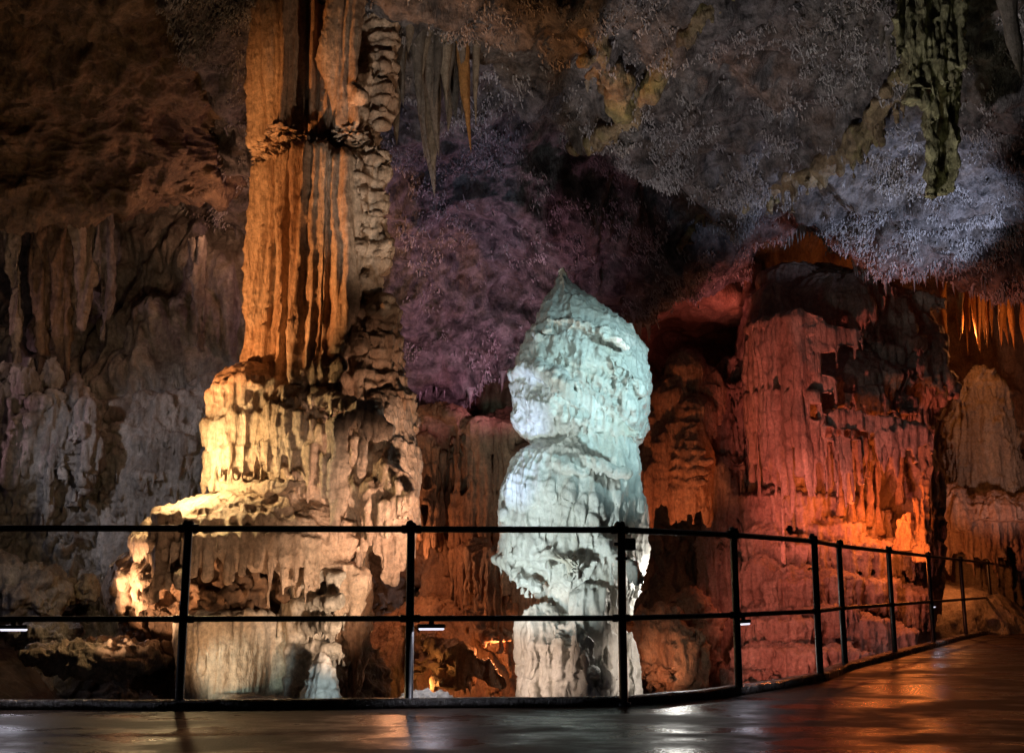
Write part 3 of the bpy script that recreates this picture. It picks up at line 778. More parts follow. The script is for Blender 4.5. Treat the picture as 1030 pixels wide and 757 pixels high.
# lower flowstone with hanging organ pipes, and the leg
vx = V(190, 365, 530, 770, CYD, -1.9, .4, .0145)
vx.prof([(612, 214, 292), (618, 206, 300), (640, 204, 304), (680, 206, 306), (700, 210, 306)], CYD, .9, .05, -.95, .04, 3.)
vx.prof([(640, 296, 340), (655, 292, 346), (680, 292, 346), (712, 290, 346), (770, 288, 346)], CYD, .9, .06, -.95, .05, 1.)
vx.prof([(545, 322, 350), (575, 312, 356), (610, 306, 352), (645, 300, 350)], CYD, .9, .06, -.95, .06, 2.)
vx.prof([(690, 205, 300), (712, 200, 318), (770, 195, 330)], CYD, .9, .05, -.7, .05, 2.)
vx.pleat([(206, 628), (225, 622), (250, 620), (275, 622), (300, 630)], .62, .05, .095, -.01, .012, .2)
vx.pleat([(292, 655), (305, 646), (325, 645), (346, 652)], .35, .05, .09, -.01); vx.pleat([(290, 684), (310, 678), (346, 682)], .35, .05, .09, -.01)
vx.pleat([(296, 612), (318, 606), (348, 606)], .2, .05, .09, .0); vx.pleat([(296, 640), (318, 634), (346, 638)], .25, .05, .09, .0); vx.pleat([(300, 668), (320, 664), (346, 668)], .3, .05, .09, .0)
for (x, y) in ((312, 585), (334, 580), (322, 600), (342, 604), (308, 618), (330, 622), (345, 640), (312, 648), (330, 660)): vx.seat(x, y, 18, 9, .7, .08, .02, .4, .07, .035)
vx.lip([(296, 610), (315, 604), (335, 606), (350, 600)], .06, .15, .05); vx.lip([(305, 585), (325, 578), (345, 580)], .05, .15, .05)
vx.lip([(296, 632), (318, 628), (345, 630)], .06, .15, .05); vx.lip([(300, 655), (320, 650), (344, 654)], .05, .4, .05)
vx.lip([(200, 712), (225, 706), (262, 708), (300, 712)], .06, .04, .06)
vx.mesh('organ_pipe_flowstone', M['pale'], column, cb, flow_disp(.006, .008, .01, 7., 12., 9., 0., .03))
vx = V(330, 400, 505, 770, CYD, -1.5, .5, .016)
vx.prof([(515, 345, 378), (545, 350, 374), (580, 348, 378), (610, 352, 380), (650, 348, 374), (690, 343, 370), (770, 335, 372)], CYD, .9, .05, -.5, .06, 3.)
vx.cone(P(352, 560, CYD - .75), P(350, 640, CYD - .7), .06, .05, .05); vx.cone(P(368, 530, CYD - .8), P(362, 660, CYD - .7), .05, .06, .06)
vx.mesh('pillar', M['leg'], column, cb, flow_disp(.03, .02, .02, 4., 9., 11., 0., .03))

# small white stalagmite at the foot
b0 = P(322, 712, CYD - 1.55)
o = V(292, 352, 640, 770, CYD - 1.55, -.5, .5, .012)
o.prof([(655, 320, 328), (662, 316, 333), (680, 310, 339), (700, 303, 342), (712, 300, 344), (770, 292, 352)], CYD - 1.55, .9, .04, 0, .04, 1.)
for y in (668, 682, 694, 706): o.lip([(306, y + 6), (322, y), (340, y + 5)], .025, .03, .04, .03)
so = o.mesh('stalagmite', M['white'], None, b0, flow_disp(.012, .014, .014, 9., 15., 3., 0., .02))
tag(so, 'small white cone stalagmite standing at the foot of the giant column', 'stalagmite')

# ------------------------------------------------------------------ the white stalagmite
SY = 11.0
sb = P(580, 712, SY); sb[2] = -1.2
white = thing('white_stalagmite', sb, 'tall glittering white stalagmite with pointed cap and mushroom shaped body lit teal', 'stalagmite')
vx = V(495, 680, 262, 465, SY, -.95, .9, .0125)
vx.prof([(270, 557, 570), (277, 555, 576), (284, 554, 582), (292, 554, 588), (302, 551, 602), (312, 545, 616), (325, 538, 630), (338, 527, 641), (352, 518, 650), (370, 515, 657), (398, 513, 659), (415, 513, 658), (428, 519, 655), (438, 528, 651), (446, 545, 646), (456, 560, 640)], SY, .85, .04, 0, .03, 1.2, 2)
vx.cone(P(563, 277, SY - .05), P(573, 322, SY), .03, .40, .05)
vx.lip([(514, 378), (530, 370), (548, 372), (566, 386), (584, 402), (604, 412), (622, 422)], .075, .08, .07, .05)
vx.lip([(516, 398), (535, 400), (555, 408)], .05, .06, .06, .05)
vx.lip([(566, 430), (585, 422), (605, 424), (625, 430), (645, 436)], .06, .10, .05, .04)
vx.lip([(540, 330), (560, 322), (590, 328), (612, 336), (632, 350)], .05, .03, .08, .05)
vx.lip([(600, 352), (622, 366), (640, 384), (652, 404)], .04, .05, .06, .05)
vx.drips(60, (518, 652, 385, 440), (.018, .035), (8, 24), .03)
vx.drips(40, (540, 640, 300, 380), (.018, .035), (6, 22), .04)
for _ in range(60):
    p = vx.hit(random.uniform(560, 645), random.uniform(345, 425))
    if p is not None: vx.ell(p, (.018, .03, random.uniform(.025, .05)), .015, cut=True)
def cap_disp(v, n):
    up = np.clip(n[:, 2], 0, 1); steep = 1 - ss(.6, .95, up)
    d = .06 * fbm(v, 1.5, 3, 1, 4.) + .025 * (shingle(v, 2.6, .5, .25, 7., 3., .5) - .4) + .012 * (shingle(v, 7., .5, .3, 9., 5., .4) - .4)
    d += steep * (.03 * (billow(v, 7., .12, 3.) - .5) + .022 * (billow(v, 15., .15, 8.) - .5)) + .012 * fbm(v, 9, 4, .7, 5., .6)
    return along(n, d, .1)
vx.mesh('cap', M['white'], white, sb, cap_disp)
vx = V(480, 675, 420, 625, SY, -1.0, .9, .0125)
vx.prof([(434, 542, 600), (440, 530, 640), (452, 518, 645), (470, 508, 646), (490, 501, 648), (520, 499, 650), (545, 498, 651), (562, 498, 650), (574, 508, 648), (588, 528, 645), (604, 540, 642), (620, 545, 638)], SY, .85, .05, -.05, .035, 2.2, 4)
vx.lip([(498, 562), (508, 566), (520, 574), (530, 584), (545, 592)], .07, .10, .05)
vx.lip([(575, 450), (590, 462), (612, 470), (630, 476)], .05, .05, .07); vx.lip([(556, 462), (574, 470), (590, 474)], .05, .06, .07)
vx.lip([(540, 560), (556, 556), (575, 566), (590, 580)], .06, .12, .05); vx.lip([(596, 540), (612, 552), (630, 566), (645, 580)], .05, .2, .05)
vx.drips(60, (505, 645, 470, 585), (.018, .04), (8, 26), .035)
vx.mesh('body', M['white'], white, sb, flow_disp(.014, .016, .014, 4., 10., 4., .3, .055))
vx = V(500, 680, 585, 790, SY, -1.0, .8, .0135)
vx.prof([(585, 552, 636), (608, 560, 628), (640, 566, 620), (680, 566, 622), (790, 560, 630)], SY, .8, .06, .1, .05, 1.)
vx.ell(P(546, 640, SY - .35), (.20, .25, .30), .05); vx.ell(P(548, 690, SY - .3), (.22, .25, .22), .05); vx.ell(P(580, 665, SY - .55), (.20, .2, .3), .06)
vx.prof([(616, 540, 566), (624, 528, 588), (640, 523, 602), (660, 523, 610), (676, 529, 606), (690, 526, 612), (712, 524, 618), (790, 516, 626)], SY, .9, .07, -.28, .05, 2.)
vx.cone(P(598, 600, SY - .5), P(603, 720, SY - .5), .13, .14, .07); vx.cone(P(617, 596, SY - .35), P(620, 760, SY - .3), .09, .11, .05)
vx.cone(P(584, 600, SY - .5), P(582, 640, SY - .55), .12, .1, .07); vx.cone(P(633, 640, SY - .3), P(640, 770, SY - .3), .06, .16, .05)
vx.cone(P(608, 640, SY - .5), P(616, 720, SY - .5), .10, .10, .05)
vx.lip([(528, 672), (548, 676), (575, 670), (600, 680)], .05, .15, .06); vx.lip([(545, 650), (565, 645), (590, 655)], .05, .2, .06)
vx.lip([(530, 700), (560, 696), (600, 702)], .04, .06, .06)
vx.drips(50, (528, 640, 620, 690), (.025, .05), (15, 50), .04)
vx.mesh('foot', M['white'], white, sb, flow_disp(.022, .014, .012, 3.5, 9., 14., 0., .06))

# ------------------------------------------------------------------ red flowstone mass
RY = 16.0
rb = P(840, 690, RY); rb[2] = -1.2
redm = thing('flowstone_mass', rb, 'huge red lit flowstone mass with ribbed curtains above cascading rounded terraces', 'flowstone')
vx = V(725, 985, 245, 620, RY, -1.6, 2.3, .022)
vx.prof([(256, 815, 850), (264, 790, 885), (275, 772, 908), (292, 759, 930), (318, 751, 947), (350, 750, 958), (420, 752, 962), (480, 752, 962), (560, 752, 962), (620, 752, 960)], RY, .75, .1, .7, .03, 1.)
vx.ell(P(782, 400, RY - .1), (.48, .7, 1.75), .15); vx.ell(P(860, 400, RY - .3), (.75, .6, .62), .15)
vx.ell(P(840, 320, RY + .05), (.9, .7, .75), .2); vx.ell(P(905, 350, RY + .2), (.6, .6, .9), .2)
# the lit grotto on the right below the long lip

vx.lip([(806, 428), (830, 420), (860, 422), (890, 428), (920, 432), (935, 436)], .13, .0, .07, .06, .0, .035)
vx.lip([(812, 440), (850, 436), (872, 440)], .10, .75, .07, .05, .06, .035); vx.lip([(872, 440), (895, 438), (930, 444)], .10, .35, .07, .05, .06, .035)
vx.ell(P(888, 515, RY - .7), (.72, .85, .72), .06, cut=True); vx.ell(P(925, 515, RY - .6), (.5, .8, .8), .06, cut=True); vx.ell(P(905, 475, RY - .8), (.3, .6, .35), .06, cut=True)
vx.lip([(752, 332), (775, 325), (800, 318), (825, 322)], .12, .1, .08, .08)
vx.lip([(820, 322), (842, 336), (862, 345)], .10, .3, .07); 
vx.pleat([(753, 345), (765, 334), (780, 328), (800, 326), (826, 330)], 2.1, .075, .14, .01, .015, .12, .0)
vx.pleat([(753, 400), (770, 392), (790, 396), (808, 404)], 1.6, .07, .22, -.02, .015, .3, .0)
vx.pleat([(806, 431), (830, 423), (860, 425), (890, 431), (920, 435), (940, 440)], .62, .06, .115, -.02, .015, .25)
vx.pleat([(812, 446), (840, 440), (872, 442)], .85, .055, .11, .0, .015, .2)
for k_ in range(70):
    x = random.uniform(828, 948); y = 282 + (k_ / 70) * 132 + random.uniform(-8, 8); vx.seat(x, y, random.uniform(10, 19), random.uniform(8, 15), .6, random.uniform(.10, .26), .02, .3, .075, .04)
for y, q in ((282, .25), (300, .1)): vx.pillow(800, y, 40, 20, RY + q, .7, .4, .05, .5)
def red_disp(v, n):
    up = np.clip(n[:, 2], 0, 1); steep = 1 - ss(.6, .95, up)
    d = .07 * fbm(v, 1., 3, 1, 4.) + steep * (.08 * (billow(v, 3.2, .03, 3., .2, .7) - .5) + .045 * (billow(v, 7.5, .04, 6., .15, 1.) - .5) + .02 * (billow(v, 15., .06, 9., .1) - .5))
    right = ss(4.4, 5., v[:, 0])
    d += right * .06 * (shingle(v, 1.5, .9, .4, 5., 3., -.2) - .4) + .012 * (shingle(v, 3.6, .9, .4, 8., 5.) - .4)
    return along(n, d, .4)
vx.mesh('curtain_wall', M['red'], redm, rb, red_disp)

# cascading terraces in front, each a rounded lobe draped with a fringe
vx = V(715, 950, 470, 800, RY - 1.2, -2.0, 2.2, .022)
vx.cone(P(805, 500, RY + .8), P(800, 740, RY - .6), .75, .95, .1); vx.cone(P(870, 540, RY + .9), P(860, 740, RY - .4), .8, .95, .1); vx.ell(P(925, 625, RY + .5), (.9, .8, .75), .15)
lobes = [(790, 505, 42, 26, 0.05), (834, 508, 30, 20, .15), (866, 522, 30, 20, .2), (834, 536, 32, 20, -.12), (774, 545, 26, 28, -.2), (804, 556, 28, 20, -.38), (858, 556, 40, 20, -.22), (895, 556, 30, 18, .05),
         (766, 582, 24, 30, -.5), (798, 592, 34, 26, -.72), (838, 588, 28, 20, -.6), (874, 592, 30, 20, -.4), (907, 604, 28, 22, -.15), (762, 626, 22, 20, -.85), (790, 634, 36, 20, -1.1), (832, 622, 30, 18, -.95), (862, 632, 30, 22, -.85), (893, 642, 28, 22, -.6),
         (770, 662, 30, 20, -1.4), (808, 664, 34, 20, -1.5), (846, 664, 28, 20, -1.35), (876, 674, 26, 20, -1.1), (752, 686, 22, 18, -1.6), (788, 700, 42, 18, -1.95), (836, 698, 32, 18, -1.8), (866, 706, 28, 18, -1.55)]
for (x, y, w, hgt, dy) in lobes:
    Y0 = RY - .25 + dy * 1.15; u = Y0 / FPX; c = P(x, y, Y0); rx, rz = w * u, hgt * u; ry = rx * .85
    vx.ell(c + np.array((0, 0, -rz * .3)), (rx, ry, rz * 1.1), .02, top=True)         # dome
    q = c + np.array((0, 0, -rz * .3)); n = int(w * .75)
    for i in range(n):                                                                # its pleated skirt
        a = math.pi * (1.0 + 1.0 * (i + random.uniform(-.3, .3)) / n)
        e = q + np.array((rx * .95 * math.cos(a), ry * .95 * math.sin(a), .03))
        vx.cone(e + np.array((0, .04, .12)), e - np.array((0, -.04, rz * random.uniform(.7, 1.25))), .06 * random.uniform(.8, 1.25), .028, .012)
    vx.ell(q, (rx * .84, ry * .84, rz * .5), .02)
vx.drips(90, (748, 915, 500, 690), (.02, .036), (6, 16), .025)
def casc_disp(v, n):
    up = np.clip(n[:, 2], 0, 1); steep = 1 - ss(.55, .95, up)
    d = .05 * fbm(v, 1.5, 3, 1, 4.) + steep * (.09 * (billow(v, 5.5, .06, 3., .15) - .5) + .06 * (billow(v, 12., .08, 3., .1) - .5)) + .016 * (shingle(v, 6., .9, .3, 7., 5.) - .4)
    d += (1 - steep) * .02 * (shingle(v, 14., 1.6, .2, 5., 8., .3, 2.) - .4) + .012 * fbm(v, 11, 3, .7, 5.)
    return along(n, d, .2)
vx.mesh('terraces', M['red'], redm, rb, casc_disp)

# rock ledge carrying the grotto, right of the terraces
vx = V(845, 1120, 540, 760, 17.5, -2.4, 4.5, .04)
vx.ell(P(930, 655, 18.6), (1.9, 1.9, 1.15), .3); vx.ell(P(1000, 640, 20.8), (1.8, 1.9, 1.15), .3); vx.ell(P(1080, 640, 22.6), (1.8, 1.8, 1.3), .3)
ledge = vx.mesh('rock_ledge', M['tan'], None, P(940, 690, 17.5), lambda v, n: along(n, .12 * fbm(v, 1.2, 4, .5, 3.) + .06 * (billow(v, 3., .06, 4.) - .5) + .03 * shingle(v, 3, .8, .5, 6., 3.)), clean=True)
tag(ledge, kind='structure')

# grotto stalagmites
def candle(px, py, top, w, Y, label, mat, h=.016, rows=None, lips=3, name='stalagmite', group=None, disp=None):
    b0 = P(px, py, Y); wl = w
    rows = rows or [(top, px - w * .12, px + w * .12), (top + (py - top) * .12, px - w * .3, px + w * .3), (top + (py - top) * .5, px - w * .42, px + w * .40), (py - 6, px - w * .5, px + w * .5), (py + 8, px - w * .8, px + w * .8)]
    r_ = (max(r[2] for r in rows) - min(r[1] for r in rows)) * .5 * Y / FPX + .12
    vx = V(min(r[1] for r in rows) - 10, max(r[2] for r in rows) + 10, min(r[0] for r in rows) - 10, max(r[0] for r in rows) + 4, Y, -r_, r_, h)
    vx.prof(rows, Y, .9, .03, 0, .08, random.random() * 6)
    for i in range(lips):
        y = top + (py - top) * (i + .6) / lips
        vx.lip([(px - w * .45, y + 3), (px, y), (px + w * .45, y + 3)], .035 * max(1, w / 14), .06, .06, .03)
    o = vx.mesh(name, mat, None, b0, disp or flow_disp(.02, .02, .02, 5., 10., random.random() * 20, 0., .04))
    return tag(o, label, 'stalagmite', group)
candle(930, 556, 472, 14, 15.05, 'slim pointed candle stalagmite glowing orange at the right end of the red grotto', M['orange'], lips=5)
candle(921, 540, 500, 10, 15.1, 'short stubby stalagmite just left of the pointed candle stalagmite', M['orange'], lips=2)
candle(912, 545, 514, 18, 15.15, 'squat round topped stalagmite lit orange on the grotto floor', M['orange'], lips=2)
for k, (x, t0, b1) in enumerate(((846, 462, 512), (856, 455, 520), (865, 460, 518), (874, 458, 522), (884, 462, 530), (905, 455, 500))):
    Y = 15.45 + .05 * k; a = P(x, t0, Y)
    tb = V(x - 12, x + 12, t0 - 26, b1 + 8, Y, -.16, .16, .014)
    tb.cone(P(x, t0 - 20, Y), P(x + random.uniform(-2, 2), b1, Y), .055, .045, .02); tb.cone(P(x, b1 - 12, Y), P(x, b1 + 6, Y), .04, .08, .03)
    o = tb.mesh('slender_column', M['orange'], None, P(x, b1, Y), flow_disp(.012, .012, .01, 6., 11., k * 3., 0., .03))
    tag(o, 'slender stone pipe lit orange at the back of the red grotto', 'cave column', 'slender pipes in the red grotto')

# big rounded stalagmite at the right
RS = 19.0
b0 = P(990, 570, RS)
rs = thing('stalagmite', b0, 'big tan round topped stalagmite with draped skirt at the right edge', 'stalagmite')
vx = V(935, 1065, 355, 620, RS, -1.5, 1.4, .024)
vx.prof([(366, 986, 996), (373, 977, 1005), (390, 965, 1018), (430, 957, 1026), (480, 953, 1032), (540, 950, 1038), (620, 946, 1042)], RS, .85, .05, .15, .04, 1.)
vx.ell(P(990, 470, RS - .75), (.26, .25, 1.0), .12)
for y in (420, 445, 468, 490, 512): vx.lip([(974, y + 5), (985, y), (998, y + 4)], .07, .12, .06)
for _ in range(40): vx.knob(random.uniform(965, 1025), random.uniform(400, 520), (.07, .07, .06), .03, .04, .1, 3, .025)
vx.mesh('trunk', M['tan'], rs, b0, flow_disp(.03, .03, .03, 3., 7., 4., 0., .06))
vx = V(930, 1070, 465, 600, RS, -1.8, 1.2, .022)
vx.ell(P(960, 535, RS - .6), (.30, .4, .82), .1, top=True); vx.ell(P(1000, 525, RS - .7), (.55, .5, .5), .1, top=True); vx.ell(P(1036, 530, RS - .5), (.4, .5, .6), .1, top=True)
for i in range(26):
    x = 944 + i * 4.0; q = P(x, 520 + 8 * math.sin(i), RS - .95 + .25 * abs((i - 13) / 13)); vx.cone(q, q - np.array((0, 0, random.uniform(.5, .85))), .055, .03, .05)
vx.mesh('draped_skirt', M['red'], rs, b0, flow_disp(.03, .02, .02, 4., 8., 8., 0., .04))

# ------------------------------------------------------------------ ochre flowstone between the column and the white stalagmite
OYD = 14.2
ob = P(475, 690, OYD); ob[2] = -1.
och = thing('flowstone_wall', ob, 'dark ochre flowstone with long ribbed curtains between the giant column and white stalagmite', 'flowstone')
vx = V(375, 570, 385, 590, OYD, -1.2, 1.8, .024)
vx.ell(P(440, 500, OYD + .8), (.8, .9, 1.3), .15); vx.ell(P(510, 500, OYD + 1.), (.8, .9, 1.2), .15)
for x0, x1, y, L in ((400, 452, 452, 1.1), (452, 520, 440, 1.3), (408, 470, 428, .5), (505, 560, 470, 1.)):
    for u in np.linspace(0, 1, 16):
        x = x0 + (x1 - x0) * u; q = P(x, y - 10 * math.sin(u * 3.1), OYD - .05 - .3 * math.sin(u * 3.1))
        vx.ell(q, (.10, .25, .12), .08); vx.cone(q, q - np.array((0, -.05, L * random.uniform(.7, 1.1))), .075, .04, .05)
vx.pleat([(402, 448), (425, 440), (450, 446)], 1.0, .05, .09, .02); vx.pleat([(452, 436), (480, 426), (505, 430), (520, 440)], 1.3, .05, .09, .02); vx.pleat([(404, 500), (430, 492), (470, 500), (520, 505)], .7, .05, .09, .02)
vx.lip([(405, 420), (430, 412), (460, 418)], .1, .1); vx.lip([(430, 400), (460, 402), (500, 410)], .1, .15)
vx.mesh('curtain', M['orange'], och, ob, flow_disp(.015, .015, .02, 3., 7., 2., 0., .08))
vx = V(365, 580, 520, 780, OYD - .5, -1.6, 1.9, .024)
vx.ell(P(440, 700, OYD - .2), (1.1, 1.0, 1.2), .2); vx.ell(P(500, 640, OYD + .3), (.8, .7, .9), .2); vx.ell(P(470, 590, OYD + .4), (.6, .6, .6), .2)
vx.lip([(425, 555), (445, 548), (470, 550), (500, 560), (530, 575), (545, 590)], .12, .5, .06, .06, .0, .04)
vx.lip([(415, 618), (430, 640), (450, 655), (470, 668), (490, 672), (505, 690)], .12, .2, .06)
vx.lip([(415, 650), (440, 668), (460, 690)], .1, .15, .06); vx.lip([(455, 615), (475, 630), (500, 650), (515, 680)], .07, .1, .08)
vx.pleat([(425, 560), (450, 552), (480, 558), (515, 575), (545, 596)], .6, .045, .08, .02)
for (x, y, w) in ((420, 630, 16), (440, 645, 16), (460, 660, 18), (480, 668, 16), (430, 665, 18), (455, 685, 20), (490, 690, 16), (500, 640, 14)): vx.seat(x, y, w, 9, .8, .15, .03, .4, .06, .03)
vx.mesh('lower_slope', M['orange'], och, ob, flow_disp(.02, .02, .02, 2.5, 6., 5., .6, .08))

# hanging formation with orange tips, right of the white stalagmite
HY = 15.6
hb = P(690, 530, HY)
hang = thing('hanging_drapery', hb, 'dark hanging drapery with orange lit pleated tips right of the white stalagmite', 'drapery')
vx = V(640, 745, 330, 560, HY, -.9, 1.6, .02)
vx.ell(P(694, 420, HY + .55), (.34, .45, .72), .12); vx.ell(P(665, 465, HY + .5), (.22, .35, .6), .1)
for (x, y, w, hg, q) in ((690, 372, 22, 22, .3), (712, 392, 18, 24, .35), (676, 398, 20, 24, .25), (698, 416, 22, 20, .1), (662, 436, 16, 26, .25)): vx.pillow(x, y, w, hg, HY + q, .8, .9, .03, .6, .04)

vx.prof([(425, 685, 706), (445, 676, 712), (462, 673, 717), (474, 672, 716), (486, 674, 714), (500, 676, 712)], HY, .9, .05, -.1, .05, 1.)
for y, a, b in ((452, 676, 712), (462, 674, 716), (472, 673, 716), (482, 675, 714), (440, 680, 708)): vx.lip([(a, y), ((a + b) / 2, y + 3), (b, y)], .055, .0, .1, .03)
for i in range(13):
    x = 674 + i * 3.2; q = P(x, 492, HY - .3 + .25 * abs((i - 6) / 6) ** 2); vx.cone(q, q - np.array((0, 0, random.uniform(.25, .55))), .06, .02, .05)
for (x, y, L, r) in ((676, 430, 1.1, .09), (668, 440, .9, .08), (656, 470, .8, .08), (662, 450, .8, .08), (650, 480, .6, .06), (683, 425, .8, .07)):
    q = P(x, y, HY - .05); vx.cone(q + np.array((.0, .4, .25)), q, .12, r, .08); vx.cone(q, q - np.array((.02, 0, L)), r, .03, .05)
vx.mesh('pleated_drapery', M['orange'], hang, hb, flow_disp(.012, .012, .015, 4., 8., 5., 0., .04))
vx = V(695, 760, 345, 720, HY + .9, -.9, 1.0, .026)
vx.prof([(362, 724, 742), (385, 716, 748), (450, 710, 750), (560, 702, 755), (720, 700, 757)], HY + .9, .7, .05, .0, .05, 2.)
vx.lip([(708, 392), (725, 386), (748, 392)], .1, .5, .06); vx.lip([(704, 470), (725, 462), (748, 468)], .08, .6, .06); vx.lip([(704, 545), (725, 540), (748, 546)], .08, .5, .06)
vx.mesh('dark_pillar', M['red'], hang, hb, flow_disp(.04, .04, .03, 3., 7., 8., 0., .06))

# boulders behind the rail
def boulder(label, blobs, Y, mat, l, r, t, b, seed, A=.1):
    vx = V(l, r, t, b, Y, -1.2, 1.2, .024)
    for (x, y, dy, rr) in blobs: vx.ell(P(x, y, Y + dy), rr, .06)
    for _ in range(22): vx.seat(random.uniform(l + 12, r - 12), random.uniform(t + 12, 700), random.uniform(7, 14), random.uniform(5, 9), .7, .09, .02, .4, .06, .03)
    o = vx.mesh('boulder', mat, None, P((l + r) / 2, b, Y), lambda v, n: flow_disp(.022, .04, .03, 3.5, 8., seed, .5, .05)(v, n) + along(n, A * fbm(v, 2.2, 5, .6, seed, .6) + .03 * (1 - 2 * np.abs(gn(v[:, 0] * 6, v[:, 1] * 6, v[:, 2] * 3)))))
    return tag(o, label, 'boulder')
boulder('sloping smooth flowstone boulder right of the white stalagmite base', [(662, 650, 0, (.34, .5, .5)), (680, 668, -.1, (.36, .5, .45)), (645, 640, .1, (.25, .4, .4))], 13.6, M['orange'], 615, 740, 590, 760, 2.)
boulder('rounded knobby boulder topping the slope left of the red terraces', [(693, 612, 0, (.24, .35, .28)), (705, 650, .05, (.26, .4, .6)), (700, 690, 0, (.4, .5, .5))], 14.6, M['orange'], 655, 750, 575, 760, 6.)

# left: curtains hanging under the overhang
curt = [(12, 214, 372, .07, 'thin pale ribbon curtain hanging at the far left under the brown overhang', 'tan'), (38, 216, 395, .12, 'broad dark drapery second from the left under the overhang', 'brown'),
        (58, 218, 412, .15, 'long brown blade of stone tapering to a point under the overhang', 'brown'), (80, 216, 330, .14, 'wide folded curtain in the middle of the left draperies', 'tan'),
        (100, 218, 340, .10, 'narrow grey curtain beside the knobbly left wall', 'wall'), (196, 270, 350, .06, 'short dark curtain on the wall left of the giant column shaft', 'wall')]
for k, (x, t0, b1, r, lab, mt) in enumerate(curt):
    Y = 13.2 + .05 * k
    vx = V(x - 26, x + 36, t0 - 60, b1 + 14, Y, -.5, .6, .02)
    for j in range(4):
        a = P(x + (j - 1.5) * r * 60, t0 - 30, Y + .1 * math.sin(j * 2 + k)); b = P(x + (j - 1.5) * r * 26 + 6, b1 - random.uniform(0, 70) * (j != 1), Y + .08 * math.sin(j * 3))
        vx.cone(a, b, r * .8, .035, .05)
    o = vx.mesh('stone_curtain', M[mt], None, P(x, t0, Y), flow_disp(.03, .012, .01, 3., 7., k * 2., 0., .05)); tag(o, lab, 'drapery')

LYD = 13.0
lb = P(160, 590, LYD)
vx = V(70, 262, 360, 640, LYD, -1.3, 1.8, .022)
vx.ell(P(165, 500, LYD + .9), (1.0, .8, 1.3), .2); vx.ell(P(120, 560, LYD + .7), (.6, .7, .7), .2); vx.ell(P(215, 440, LYD + 1.0), (.6, .6, .8), .2)
for _ in range(90):
    x = random.uniform(90, 245); y = random.uniform(380, 595); w = random.uniform(7, 17)
    vx.seat(x, y, w, random.uniform(6, 13), .8, random.uniform(.08, .3), .03, .5, .06, .03)
vx.drips(80, (95, 240, 380, 590), (.02, .045), (10, 40), .03)
o = vx.mesh('wall_flowstone', M['wall_pale'], None, lb, flow_disp(.02, .015, .02, 5., 9., 21., 0., .08))
tag(o, 'grey blue lit flowstone with overlapping dripping lobes on the wall left of the giant column', 'flowstone')
vx = V(-90, 110, 330, 560, 12.4, -1.2, 1.6, .024)
vx.ell(P(0, 470, 13.2), (1.1, .8, .9), .2); vx.ell(P(60, 450, 13.3), (.6, .7, .7), .2)
for _ in range(80):
    x = random.uniform(-60, 95); y = 350 + (x + 60) * .25 + random.uniform(0, 120); vx.pillow(x, y, random.uniform(5, 12), random.uniform(8, 22), 12.75 + random.uniform(-.15, .25), .8, 1., .03, .5, .03)
vx.drips(60, (-60, 95, 360, 520), (.02, .05), (12, 50), .03)
o = vx.mesh('wall_flowstone', M['wall_pale'], None, P(10, 560, 12.4), flow_disp(.03, .015, .02, 5., 9., 31., 0., .10))
tag(o, 'pinkish knobbly flowstone cascade at the far left below the hanging draperies', 'flowstone')

# left floor boulders and slope
def rock(label, px, py, Y, r, seed, mat='wall'):
    vx = Vox(P(px, py, Y) - np.array(r) * 1.5, P(px, py, Y) + np.array(r) * 1.5, max(.012, min(r) / 22))
    c = P(px, py, Y); vx.ell(c, r, .05)
    for _ in range(6): vx.ell(c + np.array([random.uniform(-.5, .5) * a for a in r]), np.array(r) * random.uniform(.4, .7), .04)
    return tag(vx.mesh('rock', M[mat], None, c - np.array((0, 0, r[2])), lambda v, n: along(n, min(r) * (.5 * fbm(v, 1.1 / min(r), 4, 1, seed) + .15 * np.abs(gn(v[:, 0] * 9, v[:, 1] * 9, v[:, 2] * 9))))), label, 'rock')
rock('angular dark rock on the slope at the left edge behind the rail', 18, 595, 11.4, (.42, .4, .32), 1., 'wall')
rock('pale knob of rock on the left slope between the rails', 60, 596, 11.8, (.2, .2, .16), 2., 'tan')
rock('small round pale rock on the slope left of the column apron', 88, 592, 11.9, (.12, .12, .14), 3., 'tan')
rock('long pale slab of rubble lying on the slope lower left of the column', 95, 660, 9.6, (.62, .35, .14), 4., 'tan')
rock('flat rock near the slab at lower left', 45, 640, 10.2, (.3, .25, .14), 5., 'wall')
rock('small white stone on the kerb beside the second lamp', 425, 706, 7.05, (.16, .08, .05), 6., 'pale')
rock('little pale stone on the ground in front of the ochre slope', 504, 709, 7.4, (.05, .05, .03), 7., 'pale')

